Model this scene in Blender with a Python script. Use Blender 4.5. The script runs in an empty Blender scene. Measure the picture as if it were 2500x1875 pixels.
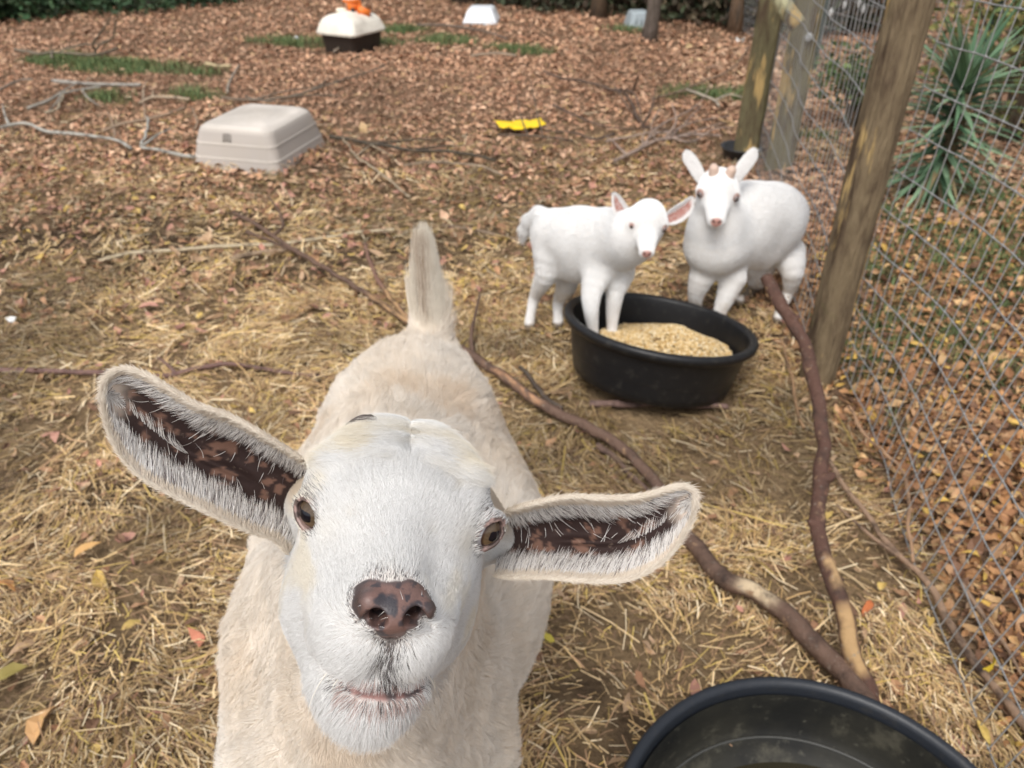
import bpy, bmesh, math, random
import numpy as np
from mathutils import Vector, Matrix, kdtree

SC = bpy.context.scene
COL = SC.collection
rng = np.random.default_rng(7)
random.seed(7)

# ------------------------------------------------------------------ camera, sky, sun, exposure
CAM_H, PITCH, FPX = 1.25, math.radians(33.7), 1878.0       # focal length in pixels of a 2500 px wide frame
CP, SP = math.cos(PITCH), math.sin(PITCH)
cam_d = bpy.data.cameras.new('camera'); cam = bpy.data.objects.new('camera', cam_d); COL.objects.link(cam)
cam.location = (0, 0, CAM_H); cam.rotation_euler = (math.pi/2 - PITCH, 0, 0)
cam_d.sensor_width = 36; cam_d.lens = FPX/2500*36
cam_d.clip_start = .02; cam_d.clip_end = 400
cam_d.dof.use_dof = True; cam_d.dof.focus_distance = .50; cam_d.dof.aperture_fstop = 11.0
SC.camera = cam
W_ = bpy.data.worlds.new('World'); SC.world = W_; W_.use_nodes = True
nt = W_.node_tree; bg = nt.nodes['Background']
sky = nt.nodes.new('ShaderNodeTexSky'); sky.sky_type = 'NISHITA'; sky.sun_disc = False
SUN_EL, SUN_AZ = 58, 200
sky.sun_elevation = math.radians(SUN_EL); sky.sun_rotation = math.radians(SUN_AZ)
sky.air_density = 1.0; sky.dust_density = 3.5; sky.ozone_density = 1.0
# an overcast veil: the sky's blue is greyed by the cloud deck
hsv = nt.nodes.new('ShaderNodeHueSaturation'); hsv.inputs['Saturation'].default_value = .28
nt.links.new(sky.outputs[0], hsv.inputs['Color']); nt.links.new(hsv.outputs[0], bg.inputs[0])
bg.inputs[1].default_value = .15
sun_d = bpy.data.lights.new('sun', 'SUN'); sun = bpy.data.objects.new('sun', sun_d); COL.objects.link(sun)
sun_d.energy = 1.3; sun_d.angle = math.radians(25); sun_d.color = (1, .96, .9)
az = math.radians(SUN_AZ); el = math.radians(SUN_EL)
sdir = Vector((math.sin(az)*math.cos(el), math.cos(az)*math.cos(el), math.sin(el)))
sun.rotation_euler = sdir.to_track_quat('Z', 'Y').to_euler(); sun.location = (0, 0, 8)
SC.view_settings.view_transform = 'Standard'; SC.view_settings.look = 'None'
SC.view_settings.exposure = EXPOSURE = 0.45
SC.view_settings.gamma = 1.0

# ------------------------------------------------------------------ where a point of the picture stands
def _ray(px, py): return (px-1250)/FPX, (py-937.5)/FPX
def D(px, py, d):                       # at depth d along the view axis
    a, b = _ray(px, py)
    return np.array([a*d, d*(CP-b*SP), CAM_H-d*(SP+b*CP)])
def G(px, py, z=0.0):                   # on the level z
    a, b = _ray(px, py); return D(px, py, (CAM_H-z)/(SP+b*CP))
def Wy(px, py, y):                      # on the upright plane y
    a, b = _ray(px, py); return D(px, py, y/(CP-b*SP))
def proj(P):
    P = np.atleast_2d(P); d = P[:,1]*CP+(CAM_H-P[:,2])*SP; u = P[:,1]*SP-(CAM_H-P[:,2])*CP
    return np.stack([1250+FPX*P[:,0]/d, 937.5-FPX*u/d, d], 1)

# ------------------------------------------------------------------ noise
def _h(i, j, k, s):
    n = (i.astype(np.int64)*374761393 + j.astype(np.int64)*668265263 + k.astype(np.int64)*2147483647 + s*974634777) & 0xffffffff
    n = ((n ^ (n >> 13))*1274126177) & 0xffffffff
    return ((n ^ (n >> 16)) & 0xffff)/65535.0
def vn(P, scale=1.0, seed=0):           # value noise 0..1
    Q = np.asarray(P, float)*scale
    if Q.shape[1] == 2: Q = np.column_stack([Q, np.zeros(len(Q))])
    F = np.floor(Q); f = Q-F; f = f*f*(3-2*f); F = F.astype(np.int64)
    r = 0
    for dx in (0, 1):
        for dy in (0, 1):
            for dz in (0, 1):
                w = (f[:,0] if dx else 1-f[:,0])*(f[:,1] if dy else 1-f[:,1])*(f[:,2] if dz else 1-f[:,2])
                r = r + w*_h(F[:,0]+dx, F[:,1]+dy, F[:,2]+dz, seed)
    return r
def fbm(P, scale=1.0, seed=0, oct=4):
    a, t, r = 1.0, 0, 0
    for o in range(oct):
        r = r + a*vn(P, scale*2**o, seed+o*17); t += a; a *= .5
    return r/t
def sst(a, b, x):
    t = np.clip((x-a)/(b-a), 0, 1); return t*t*(3-2*t)
def mix(a, b, t): return a + (b-a)*t
def mixc(a, b, t): return np.asarray(a, float)*(1-t[:,None]) + np.asarray(b, float)*t[:,None]

# ------------------------------------------------------------------ objects
def tag(o, label=None, cat=None, group=None, kind=None):
    if label: o['label'] = label
    if cat: o['category'] = cat
    if group: o['group'] = group
    if kind: o['kind'] = kind
    return o
def empty(name, loc=(0,0,0), label=None, cat=None, group=None):
    o = bpy.data.objects.new(name, None); COL.objects.link(o); o.location = loc
    o.empty_display_size = .05
    return tag(o, label, cat, group)
def link(name, data, parent=None):
    o = bpy.data.objects.new(name, data); COL.objects.link(o)
    if parent is not None:
        o.parent = parent
        if parent.parent is None: o.location = -Vector(parent.location)   # mesh data are in world coordinates
    return o
def mesh(name, V, F, mat=None, parent=None, smooth=True, col=None, mats=None, fmat=None, sharp=0):
    """V (n,3); F an (m,k) array or a list of such arrays; col (n,3) per-vertex colour"""
    me = bpy.data.meshes.new(name)
    Fs = [np.asarray(f) for f in (F if isinstance(F, list) else [F]) if len(f)]
    V = np.asarray(V, float)
    me.vertices.add(len(V)); me.vertices.foreach_set('co', V.astype(np.float32).ravel())
    tot = np.concatenate([np.full(len(f), f.shape[1]) for f in Fs]); idx = np.concatenate([f.ravel() for f in Fs])
    me.loops.add(len(idx)); me.loops.foreach_set('vertex_index', idx.astype(np.int32))
    me.polygons.add(len(tot))
    st = np.concatenate([[0], np.cumsum(tot)[:-1]])
    me.polygons.foreach_set('loop_start', st.astype(np.int32)); me.polygons.foreach_set('loop_total', tot.astype(np.int32))
    me.polygons.foreach_set('use_smooth', np.full(len(tot), smooth))
    for m in (mats or ([mat] if mat else [])): me.materials.append(m)
    if fmat is not None: me.polygons.foreach_set('material_index', np.asarray(fmat, np.int32))
    if col is not None:
        a = me.color_attributes.new('Col', 'FLOAT_COLOR', 'POINT')
        a.data.foreach_set('color', np.column_stack([col, np.ones(len(V))]).astype(np.float32).ravel())
    me.update(); me.validate()
    if sharp: me.set_sharp_from_angle(angle=math.radians(sharp))
    return link(name, me, parent)

class MB:                                # collects shapes that become ONE mesh
    def __init__(s): s.V, s.Q, s.T, s.C, s.n = [], [], [], [], 0
    def add(s, V, Q=None, T=None, c=None):
        V = np.asarray(V, float)
        s.V.append(V)
        if Q is not None and len(Q): s.Q.append(np.asarray(Q)+s.n)
        if T is not None and len(T): s.T.append(np.asarray(T)+s.n)
        c = np.asarray((1,1,1) if c is None else c, float)
        s.C.append(np.broadcast_to(c, (len(V), 3)) if c.ndim == 1 else c)
        s.n += len(V); return s
    def build(s, name, mat, parent=None, smooth=True, sharp=0):
        F = []
        if s.Q: F.append(np.concatenate(s.Q))
        if s.T: F.append(np.concatenate(s.T))
        return mesh(name, np.concatenate(s.V), F, mat, parent, smooth, np.concatenate(s.C), sharp=sharp)
    def tube(s, P, R, n=8, c=None, cap=True, wob=0, seed=0):
        P = np.asarray(P, float); m = len(P); R = np.broadcast_to(np.asarray(R, float), (m,))
        T = np.gradient(P, axis=0); T /= np.linalg.norm(T, axis=1)[:,None]+1e-12
        a = np.array([0,0,1.]) if abs(T[0,2]) < .9 else np.array([1.,0,0])
        N = np.zeros_like(P); x = np.cross(T[0], a); x /= np.linalg.norm(x)
        for i in range(m):
            x = x - T[i]*np.dot(x, T[i]); x /= np.linalg.norm(x)+1e-12; N[i] = x
        B = np.cross(T, N); th = np.arange(n)*2*math.pi/n
        rr = R[:,None]*np.ones(n)
        if wob: rr = rr*(1+wob*(vn(np.column_stack([np.repeat(np.arange(m)*.7, n), np.tile(np.cos(th)*1.5, m), np.tile(np.sin(th)*1.5, m)]), 1, seed).reshape(m, n)-.5)*2)
        V = P[:,None,:] + rr[...,None]*(np.cos(th)[None,:,None]*N[:,None,:]+np.sin(th)[None,:,None]*B[:,None,:])
        i = np.arange(m-1)[:,None]*n; j = np.arange(n)[None,:]; k = (j+1) % n
        Q = np.stack([i+j, i+k, i+n+k, i+n+j], -1).reshape(-1, 4)
        V = V.reshape(-1, 3); Tn = None
        if cap:
            V = np.vstack([V, P[:1], P[-1:]]); a0, a1 = m*n, m*n+1; jj = np.arange(n); kk = (jj+1) % n
            Tn = np.vstack([np.column_stack([np.full(n, a0), kk, jj]), np.column_stack([np.full(n, a1), (m-1)*n+jj, (m-1)*n+kk])])
        if callable(c): c = c(V)
        return s.add(V, Q, Tn, c)
    def box(s, c0, half, R=None, c=None):
        h = np.array(half, float); V = np.array([[x,y,z] for x in (-1,1) for y in (-1,1) for z in (-1,1)])*h
        if R is not None: V = V@np.asarray(R).T
        Q = [[0,1,3,2],[4,6,7,5],[0,4,5,1],[2,3,7,6],[0,2,6,4],[1,5,7,3]]
        return s.add(V+np.array(c0), Q, c=c)
    def lathe(s, prof, n=64, M=None, c=None, closed=False):   # prof (k,2) radius, height
        prof = np.asarray(prof, float); k = len(prof); th = np.arange(n)*2*math.pi/n
        V = np.stack([prof[:,0,None]*np.cos(th), prof[:,0,None]*np.sin(th), np.broadcast_to(prof[:,1,None], (k, n))], -1).reshape(-1, 3)
        if M is not None: V = V@np.asarray(M)[:3,:3].T+np.asarray(M)[:3,3]
        i = np.arange(k-1)[:,None]*n; j = np.arange(n)[None,:]; kk = (j+1) % n
        return s.add(V, np.stack([i+j, i+kk, i+n+kk, i+n+j], -1).reshape(-1, 4), c=c)
    def blob(s, c0, r, c=None, nu=10, nv=7):
        u = np.arange(nu)*2*math.pi/nu; v = np.linspace(.02, math.pi-.02, nv)
        V = np.stack([np.sin(v)[:,None]*np.cos(u), np.sin(v)[:,None]*np.sin(u), np.cos(v)[:,None]*np.ones(nu)], -1).reshape(-1, 3)*np.asarray(r)+np.asarray(c0)
        i = np.arange(nv-1)[:,None]*nu; j = np.arange(nu)[None,:]; kk = (j+1) % nu
        return s.add(V, np.stack([i+j, i+nu+j, i+nu+kk, i+kk], -1).reshape(-1, 4), c=c)
def smooth_path(pts, k=8):               # Catmull-Rom through the points
    P = np.asarray(pts, float); Q = np.vstack([2*P[0]-P[1], P, 2*P[-1]-P[-2]]); out = []
    for i in range(len(P)-1):
        p0, p1, p2, p3 = Q[i:i+4]
        for t in np.arange(k)/k:
            out.append(.5*((2*p1)+(-p0+p2)*t+(2*p0-5*p1+4*p2-p3)*t*t+(-p0+3*p1-3*p2+p3)*t**3))
    out.append(P[-1]); return np.array(out)

# ------------------------------------------------------------------ materials
def mat(name, color=None, rough=.8, attr=True, noise=None, bump=None, spec=.3, metal=0, trans=0, sss=0, coat=0):
    """noise: list of (scale, colour, lo, hi) laid over the base; bump: (scale, strength, distance)"""
    m = bpy.data.materials.new(name); m.use_nodes = True; t = m.node_tree; N = t.nodes; L = t.links
    b = N['Principled BSDF']; b.inputs['Roughness'].default_value = rough; b.inputs['Specular IOR Level'].default_value = spec
    b.inputs['Metallic'].default_value = metal
    if trans: b.inputs['Transmission Weight'].default_value = trans
    if coat: b.inputs['Coat Weight'].default_value = coat
    if sss: b.inputs['Subsurface Weight'].default_value = sss; b.inputs['Subsurface Radius'].default_value = (.01, .005, .003); b.inputs['Subsurface Scale'].default_value = .5
    if attr:
        a = N.new('ShaderNodeAttribute'); a.attribute_name = 'Col'; cur = a.outputs['Color']
        if color is not None:
            mx = N.new('ShaderNodeMix'); mx.data_type = 'RGBA'; mx.blend_type = 'MULTIPLY'; mx.inputs[0].default_value = 1
            L.new(cur, mx.inputs[6]); mx.inputs[7].default_value = (*color, 1); cur = mx.outputs[2]
    else:
        rgb = N.new('ShaderNodeRGB'); rgb.outputs[0].default_value = (*color, 1); cur = rgb.outputs[0]
    tc = N.new('ShaderNodeTexCoord')
    for (sc, c, lo, hi, *st) in (noise or []):
        n = N.new('ShaderNodeTexNoise'); n.inputs['Scale'].default_value = sc; n.inputs['Detail'].default_value = 5; n.inputs['Roughness'].default_value = .65
        if st:
            mp = N.new('ShaderNodeMapping'); mp.inputs['Scale'].default_value = st[0]; L.new(tc.outputs['Object'], mp.inputs[0]); L.new(mp.outputs[0], n.inputs['Vector'])
        else: L.new(tc.outputs['Object'], n.inputs['Vector'])
        r = N.new('ShaderNodeMapRange'); r.inputs[1].default_value = lo; r.inputs[2].default_value = hi; L.new(n.outputs[0], r.inputs[0])
        mx = N.new('ShaderNodeMix'); mx.data_type = 'RGBA'; L.new(r.outputs[0], mx.inputs[0]); L.new(cur, mx.inputs[6]); mx.inputs[7].default_value = (*c, 1); cur = mx.outputs[2]
    L.new(cur, b.inputs['Base Color'])
    for (sc, stg, dist, *st) in ([bump] if bump else []):
        n = N.new('ShaderNodeTexNoise'); n.inputs['Scale'].default_value = sc; n.inputs['Detail'].default_value = 6
        if st:
            mp = N.new('ShaderNodeMapping'); mp.inputs['Scale'].default_value = st[0]; L.new(tc.outputs['Object'], mp.inputs[0]); L.new(mp.outputs[0], n.inputs['Vector'])
        else: L.new(tc.outputs['Object'], n.inputs['Vector'])
        bp = N.new('ShaderNodeBump'); bp.inputs['Strength'].default_value = stg; bp.inputs['Distance'].default_value = dist
        L.new(n.outputs[0], bp.inputs['Height']); L.new(bp.outputs[0], b.inputs['Normal'])
    return m
SKIP = ()   # names of sections to leave out while testing
# ------------------------------------------------------------------ the ground
def gz(x, y):
    P = np.column_stack([np.ravel(x), np.ravel(y)])
    return (fbm(P, 1.1, 2, 3)-.5)*.07+(fbm(P, 6, 8, 3)-.5)*.022
def zone(P):                             # 0 straw yard near the camera .. 1 leaf litter at the back / beyond the fence
    x, y = P[:,0], P[:,1]; w = (fbm(P[:,:2], .8, 5, 3)-.5)*1.6
    far = sst(3.2, 5.4, y+w); out = sst(.80, .98, x+.0*y+.06*(w))*(y < 3.9)
    return np.clip(far+out, 0, 1)
MUD = [(G(40,540),.34),(G(230,610),.26),(G(345,1200),.10),(G(120,740),.17),(G(1920,840),.13),(G(560,545),.2),(G(1010,1500),.3),(G(180,1640),.12),(G(1500,1760),.12)]
def mud(P):
    return np.clip(sum(np.exp(-(np.linalg.norm((P[:,:2]-c[:2])*[.8,1.2], axis=1)/r_)**2) for c, r_ in MUD), 0, 1)*sst(.3,.6,fbm(P[:,:2], 7, 19, 3))
GRASSES = [(G(120,150),G(290,172),.20),(G(250,158),G(500,176),.17),(G(130,152),G(180,160),.16),(G(640,98),G(790,112),.17),(G(900,108),G(945,112),.16),(G(1060,100),G(1120,105),.2),
  (G(960,72),G(1000,76),.2),(G(1230,118),G(1310,128),.16),(G(1660,225),G(1800,240),.16),(G(1620,242),G(1635,244),.07),(G(445,226),G(500,240),.12),(G(230,238),G(300,246),.1),(G(1500,72),G(1560,82),.12),
  (G(2060,800),G(2160,930),.12),(G(2130,740),G(2230,860),.11),(G(2270,740),G(2480,960),.13),(G(2330,600),G(2500,700),.25),(G(2080,600),G(2160,680),.12),(G(2170,1030),G(2240,1130),.05),(G(2350,470),G(2500,540),.3),(G(1960,330),G(2010,345),.10),(G(2130,500),G(2230,560),.10)]
def grassy(P):
    d = np.full(len(P), 9.)
    for a, b, r in GRASSES:
        a, b = a[:2], b[:2]; ba = b-a; q = P[:,:2]-a; h = np.clip(q@ba/(ba@ba), 0, 1); d = np.minimum(d, np.linalg.norm(q-h[:,None]*ba, axis=1)-r)
    return d
def axis(lo, hi, n, far): return np.concatenate([-np.geomspace(far, -lo+.3, 14) if lo < 0 else [], np.linspace(lo, hi, n), np.geomspace(hi+.3, far, 14)])
gx, gy = axis(-6, 6, 420, 90), np.concatenate([[-60,-30,-12,-5,-2,-.6], np.linspace(-.1, 3.4, 240), np.linspace(3.43, 11, 220), np.geomspace(11.4, 120, 16)])
X, Y = np.meshgrid(gx, gy, indexing='ij'); P = np.column_stack([X.ravel(), Y.ravel()])
Z = gz(P[:,0], P[:,1])-.012
i = np.arange(len(gx)-1)[:,None]*len(gy); j = np.arange(len(gy)-1)[None,:]
gq = np.stack([i+j, i+len(gy)+j, i+len(gy)+j+1, i+j+1], -1).reshape(-1, 4)
zz = zone(P); n1, n2 = fbm(P, 9, 3, 3), fbm(P, 2.2, 6, 3); md_ = mud(P)
gcol = mixc((.16,.108,.06), (.25,.175,.10), n1); gcol = mixc(gcol, (.065,.043,.03), sst(.5, .72, n2)*.7)
gcol = mixc(gcol, (.050,.034,.023), md_*.8)
lcol = mixc((.15,.092,.058), (.26,.165,.105), n1); gcol = gcol*(1-zz[:,None])+lcol*zz[:,None]
gcol = mixc(gcol, (.045,.06,.02), (1-sst(-.08, .03, grassy(P)))*.6)
M_soil = mat('soil', None, .95, noise=[(55, (.05,.033,.02), .52, .75), (160, (.30,.22,.12), .62, .8)], bump=(70, .9, .02), spec=.1)
tag(mesh('ground', np.column_stack([P, Z]), gq, M_soil, col=gcol), 'bare brown soil of the goat yard under straw and fallen leaves', 'ground', kind='structure')

def keepout(P):                          # litter does not lie inside the tubs and shelters
    k = np.ones(len(P), bool)
    for c, r in OUT: k &= np.linalg.norm(P[:,:2]-np.asarray(c)[:2], axis=1) > r
    return k
OUT = [((.43,1.87), .215), ((.419,.478), .25)]
M_straw = mat('straw', None, .55, spec=.35); M_leaf = mat('dry_leaf', None, .62, spec=.3); M_grass = mat('grass_blade', None, .6, spec=.3)
# straw: short bent stems tumbled over one another
def strips(C, az, pitch, L, Wd, col, bend, r):
    n = len(C); d = np.column_stack([np.cos(az)*np.cos(pitch), np.sin(az)*np.cos(pitch), np.sin(pitch)])
    s = np.column_stack([-np.sin(az), np.cos(az), r.normal(0, .5, n)]); s /= np.linalg.norm(s, axis=1)[:,None]
    up = np.array([0,0,1.]); V = np.zeros((n, 6, 3))
    for k, t in enumerate((-.5, 0, .5)):
        c = C+d*(L*t)[:,None]+s*(bend*(t*t)*L)[:,None]; c[:,2] += 0
        V[:,2*k] = c-s*Wd[:,None]/2; V[:,2*k+1] = c+s*Wd[:,None]/2
    b = np.arange(n)[:,None]*6; F = np.concatenate([b+[0,1,3,2], b+[2,3,5,4]])
    return V.reshape(-1, 3), F, np.repeat(col, 6, 0)
def tri_area_sample(r, n, x0, x1, y0, y1, near=1.0):
    P = np.column_stack([r.uniform(x0, x1, n), r.uniform(y0, y1, n)]); return P
def straw():
    r = np.random.default_rng(21); out = []
    for (n, y0, y1, Lm, Wm) in ((1800, .45, 2.4, .075, .0030), (90000, .25, 1.5, .015, .0014), (36000, .25, 1.5, .036, .0019), (90000, 1.5, 2.6, .020, .0019), (42000, 1.5, 2.6, .040, .0023), (64000, 2.6, 4.3, .036, .0031), (16000, 4.3, 6, .05, .0045)):
        n = int(n*1.22); y = r.uniform(y0, y1, n); hw = .85+y*.74; P = np.column_stack([r.uniform(-1, 1, n)*hw, y])
        z_ = zone(P); cl = fbm(P, 2.6, 12, 3); cl2 = fbm(P, 9, 14, 2)
        keep = (r.random(n) > z_*.93)&(r.random(n) < .16+1.15*sst(.40, .62, .5*cl+.5*cl2))&keepout(P)&(P[:,0] > -y*.74-.9)&(r.random(n) > .72*mud(P))
        P = P[keep]; n = len(P)
        L = Lm*r.lognormal(0, .5, n); W = Wm*r.uniform(.5, 1.5, n)
        az = r.uniform(0, 2*math.pi, n)+0*y[keep]; az = np.where(r.random(n) < .45, vn(P, 2.2, 31)*7+r.normal(0, .35, n), az)
        pit = r.normal(0, .16, n); h = np.abs(r.normal(0, .013, n))*sst(.3,.6,fbm(P,4,4,2)+.1)+.002+np.abs(np.sin(pit))*L*.5
        C = np.column_stack([P, gz(P[:,0], P[:,1])+h-.006])
        t = r.random(n)[:,None]; pal = np.array([(.52,.37,.16),(.60,.46,.24),(.37,.245,.10),(.74,.62,.38),(.50,.37,.10),(.21,.13,.07),(.40,.255,.13)])
        c = pal[r.choice(7, n, p=([.24,.20,.16,.10,.10,.11,.09] if Lm > .03 else [.18,.12,.24,.05,.05,.22,.14]))]*r.uniform(.7, 1.25, (n,1))*(.66+.70*sst(.36, .6, fbm(P, 1.9, 71, 3)))[:,None]*[.93,.91,.99]
        out.append(strips(C, az, pit, np.minimum(L, Lm*3.2), W, c, r.normal(0, .18, n), r))
    o = 0; V, F, Cc = [], [], []
    for a, b, c in out: V.append(a); F.append(b+o); Cc.append(c); o += len(a)
    tag(mesh('straw', np.concatenate(V), np.concatenate(F), M_straw, smooth=False, col=np.concatenate(Cc)), 'loose golden straw strewn over the near half of the yard', 'straw', kind='stuff')
# leaves: curled blades with a fold along the midrib
LEAF = np.array([(0,-1,0),(.42,-.45,0),(.5,.15,0),(.3,.65,0),(0,1,0),(-.3,.65,0),(-.5,.15,0),(-.42,-.45,0),(0,-.45,0),(0,.15,0),(0,.65,0)], float)
LT = np.array([(0,1,8),(8,7,0),(1,2,9),(1,9,8),(7,8,9),(7,9,6),(2,3,10),(2,10,9),(6,9,10),(6,10,5),(3,4,10),(4,5,10)])
def leaves_mesh(C, size, col, r, flat=.5, curl=1.0):
    n = len(C); u = np.tile(LEAF, (n, 1, 1)); wd = r.uniform(.55, 1.05, n)[:,None]
    x, y = u[...,0]*wd, u[...,1]; jit = r.normal(0, .07, (n, 11)); x = x+jit*(np.abs(LEAF[:,0]) > 0)
    fo, cu = r.uniform(-.2, .9, n)[:,None]*curl, r.normal(0, .45, n)[:,None]*curl
    z = np.abs(x)*fo+cu*(y*y-.3)+r.normal(0, .06, (n, 11)); tw = r.normal(0, .35, n)[:,None]; z = z+tw*x*y
    V = np.stack([x, y, z], -1)*size[:,None,None]*.5
    a, b, c = r.uniform(0, 2*math.pi, n), r.normal(0, flat, n), r.normal(0, flat, n)
    ca, sa, cb, sb, cc, sc = np.cos(a), np.sin(a), np.cos(b), np.sin(b), np.cos(c), np.sin(c)
    X, Y, Z = V[...,0], V[...,1], V[...,2]
    Y, Z = Y*cb[:,None]-Z*sb[:,None], Y*sb[:,None]+Z*cb[:,None]; X, Z = X*cc[:,None]+Z*sc[:,None], -X*sc[:,None]+Z*cc[:,None]
    X, Y = X*ca[:,None]-Y*sa[:,None], X*sa[:,None]+Y*ca[:,None]
    V = np.stack([X, Y, Z], -1)+C[:,None,:]
    F = (LT[None]+np.arange(n)[:,None,None]*11).reshape(-1, 3)
    return V.reshape(-1, 3), F, np.repeat(col, 11, 0)*np.repeat(r.uniform(.85, 1.12, (n*11//11, 1)), 11, 0)
def leaves():
    r = np.random.default_rng(31); V, F, Cc, o = [], [], [], 0
    specs = [(9000, .4, 2.2, 'n', .034), (14000, 2.2, 4.2, 'n', .042), (46000, 3.0, 6.6, 'f', .036), (36000, 6.4, 11.5, 'f', .050), (17000, .4, 3.4, 'o', .037), (10000, 3.0, 7, 'o2', .055)]
    for n, y0, y1, kd_, sz in specs:
        n = int(n*1.15)
        y = r.uniform(y0, y1, n)
        if kd_ == 'o': P = np.column_stack([r.uniform(.78, 1.0, n)+r.random(n)*(y*.75+.1), y])
        elif kd_ == 'o2': P = np.column_stack([r.uniform(1.3, 5.5, n), y])
        else: hw = .9+y*.80; P = np.column_stack([r.uniform(-1, 1, n)*hw, y])
        z_ = zone(P); out = P[:,0] > .93
        if kd_ == 'n': k = (r.random(n) < np.where(out, 0, .13+.20*(y > 2.2)+.9*z_*(y > 2.2)))
        elif kd_ == 'f': k = (r.random(n) < .1+.95*z_)
        else: k = r.random(n) < np.maximum(z_, .0)
        k &= keepout(P)&(r.random(n) < (.55 if kd_ in ('o', 'o2') else .07)+.93*sst(-.05, .06, grassy(P)))
        P = P[k]; n = len(P); y = P[:,1]; S = sz*r.lognormal(0, .28, n)*(.9)
        C = np.column_stack([P, gz(P[:,0], P[:,1])+np.abs(r.normal(.004, .009 if kd_ == 'f' else .011, n))])
        if kd_ == 'o' : pal = np.array([(.41,.215,.095),(.29,.145,.07),(.52,.33,.16),(.56,.36,.09),(.18,.095,.055),(.43,.25,.13)]); pr = [.26,.24,.15,.04,.17,.14]
        elif kd_ == 'n': pal = np.array([(.38,.22,.12),(.30,.16,.09),(.46,.31,.19),(.54,.38,.12),(.18,.10,.06),(.44,.23,.17)]); pr = [.24,.2,.2,.05,.16,.15]
        else: pal = np.array([(.46,.295,.185),(.36,.21,.13),(.58,.41,.28),(.50,.37,.20),(.25,.15,.095),(.48,.30,.19)]); pr = [.26,.22,.2,.04,.13,.15]
        c = pal[r.choice(6, n, p=pr)]*r.uniform(.75, 1.2, (n,1))
        if kd_ == 'f': tone = fbm(P, 1.3, 61, 3)[:,None]; c = c*(.65+.7*tone)*[1.02,.93,.90]; c = c*np.where(y > 6.2, 1, 1)[:,None]
        a, b, cc = leaves_mesh(C, S, c, r, .30 if kd_ == 'f' else .40, .8 if kd_ == 'f' else 1.0); V.append(a); F.append(b+o); Cc.append(cc); o += len(a)
    tag(mesh('fallen_leaves', np.concatenate(V), np.concatenate(F), M_leaf, smooth=False, col=np.concatenate(Cc)), 'brown and russet fallen leaves covering the ground', 'leaves', kind='stuff')
def grass():
    r = np.random.default_rng(41); V, F, Cc, o = [], [], [], 0
    for a, b, rad in GRASSES:
        a, b = a[:2], b[:2]; ln = np.linalg.norm(b-a); far = (a[1]+b[1])/2; area = 2*rad*(ln+rad*1.6); n = int(area*(5200 if far < 2.5 else 5200 if far < 4.5 else 6500))
        t = r.random(n)[:,None]; q = r.normal(0, 1, (n, 2)); q *= (rad*r.random(n)**.8*1.3/(np.linalg.norm(q, axis=1)+1e-9))[:,None]
        P = a+(b-a)*t+q; P = P[r.random(n) < .25+.9*sst(.35,.6,fbm(P, 7, 3, 2))]; n = len(P)
        C = np.column_stack([P, gz(P[:,0], P[:,1])-.004]); L = r.uniform(.02, .055, n)*(1 if far < 4.5 else 1.35); W = np.where(far < 2.5, .0025, .004)*r.uniform(.6, 1.4, n)
        azi = r.uniform(0, 2*math.pi, n); ln_ = r.uniform(.2, 1.0, n)
        d = np.column_stack([np.cos(azi)*ln_, np.sin(azi)*ln_, np.ones(n)]); d /= np.linalg.norm(d, axis=1)[:,None]; s = np.column_stack([-np.sin(azi), np.cos(azi), np.zeros(n)])
        Q = np.zeros((n, 5, 3)); Q[:,0] = C-s*W[:,None]/2; Q[:,1] = C+s*W[:,None]/2; m = C+d*L[:,None]*.55; Q[:,2] = m+s*W[:,None]*.4; Q[:,3] = m-s*W[:,None]*.4
        e = C+d*L[:,None]*.9; e[:,:2] += d[:,:2]*L[:,None]*.4; Q[:,4] = e
        g = mixc((.06,.105,.035), (.16,.22,.085), r.random(n)); g = mixc(g, (.26,.24,.09), (r.random(n) < .16)*.8)
        bb = np.arange(n)[:,None]*5; V.append(Q.reshape(-1,3)); F.append((bb+o+[0,1,2,3], bb+o+[3,2,4])); Cc.append(np.repeat(g, 5, 0)); o += n*5
    tag(mesh('grass', np.concatenate(V), [np.concatenate([f[0] for f in F]), np.concatenate([f[1] for f in F])], M_grass, smooth=False, col=np.concatenate(Cc)), 'short green grass growing in thin patches through the leaves', 'grass', kind='stuff')
if 'ground' not in SKIP:
    straw(); leaves(); grass()
# ------------------------------------------------------------------ fences
M_wood = mat('weathered_post', None, .85, noise=[(13, (.085,.058,.038), .46, .66, (1.6,1.6,.40)), (7, (.50,.35,.15), .56, .61, (1.8,1.8,.28)), (5, (.11,.11,.04), .62, .80)], bump=(22, 1, .02, (3,3,.4)), spec=.15)
M_wire = mat('galvanised_wire', (.32,.32,.315), .5, attr=False, metal=.3, spec=.4)
def post(name, x, y, r, h, parent, col, square=False, seed=0, z0=-.1):
    b = MB(); n = 24; zs = np.linspace(z0, h, 22)
    if square:
        th = np.arange(n)*2*math.pi/n; f = 1/np.maximum(np.abs(np.cos(th)), np.abs(np.sin(th)))
    P = np.column_stack([x+.006*np.sin(zs*2+seed), y+.006*np.cos(zs*1.7+seed), zs]); b.tube(P, r, n, col, wob=.05, seed=seed)
    if square:
        V = b.V[0]; m = 22*n; q = V[:m].reshape(22, n, 3); c = q.mean(1, keepdims=True); d = q-c; a = np.arctan2(d[...,1], d[...,0])+.35
        k = np.minimum(1/np.maximum(np.abs(np.cos(a)), np.abs(np.sin(a))), 1.30); q = c+d*k[...,None]; b.V[0] = np.vstack([q.reshape(-1,3), V[m:]])
    return b.build(name, M_wood, parent)
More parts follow.
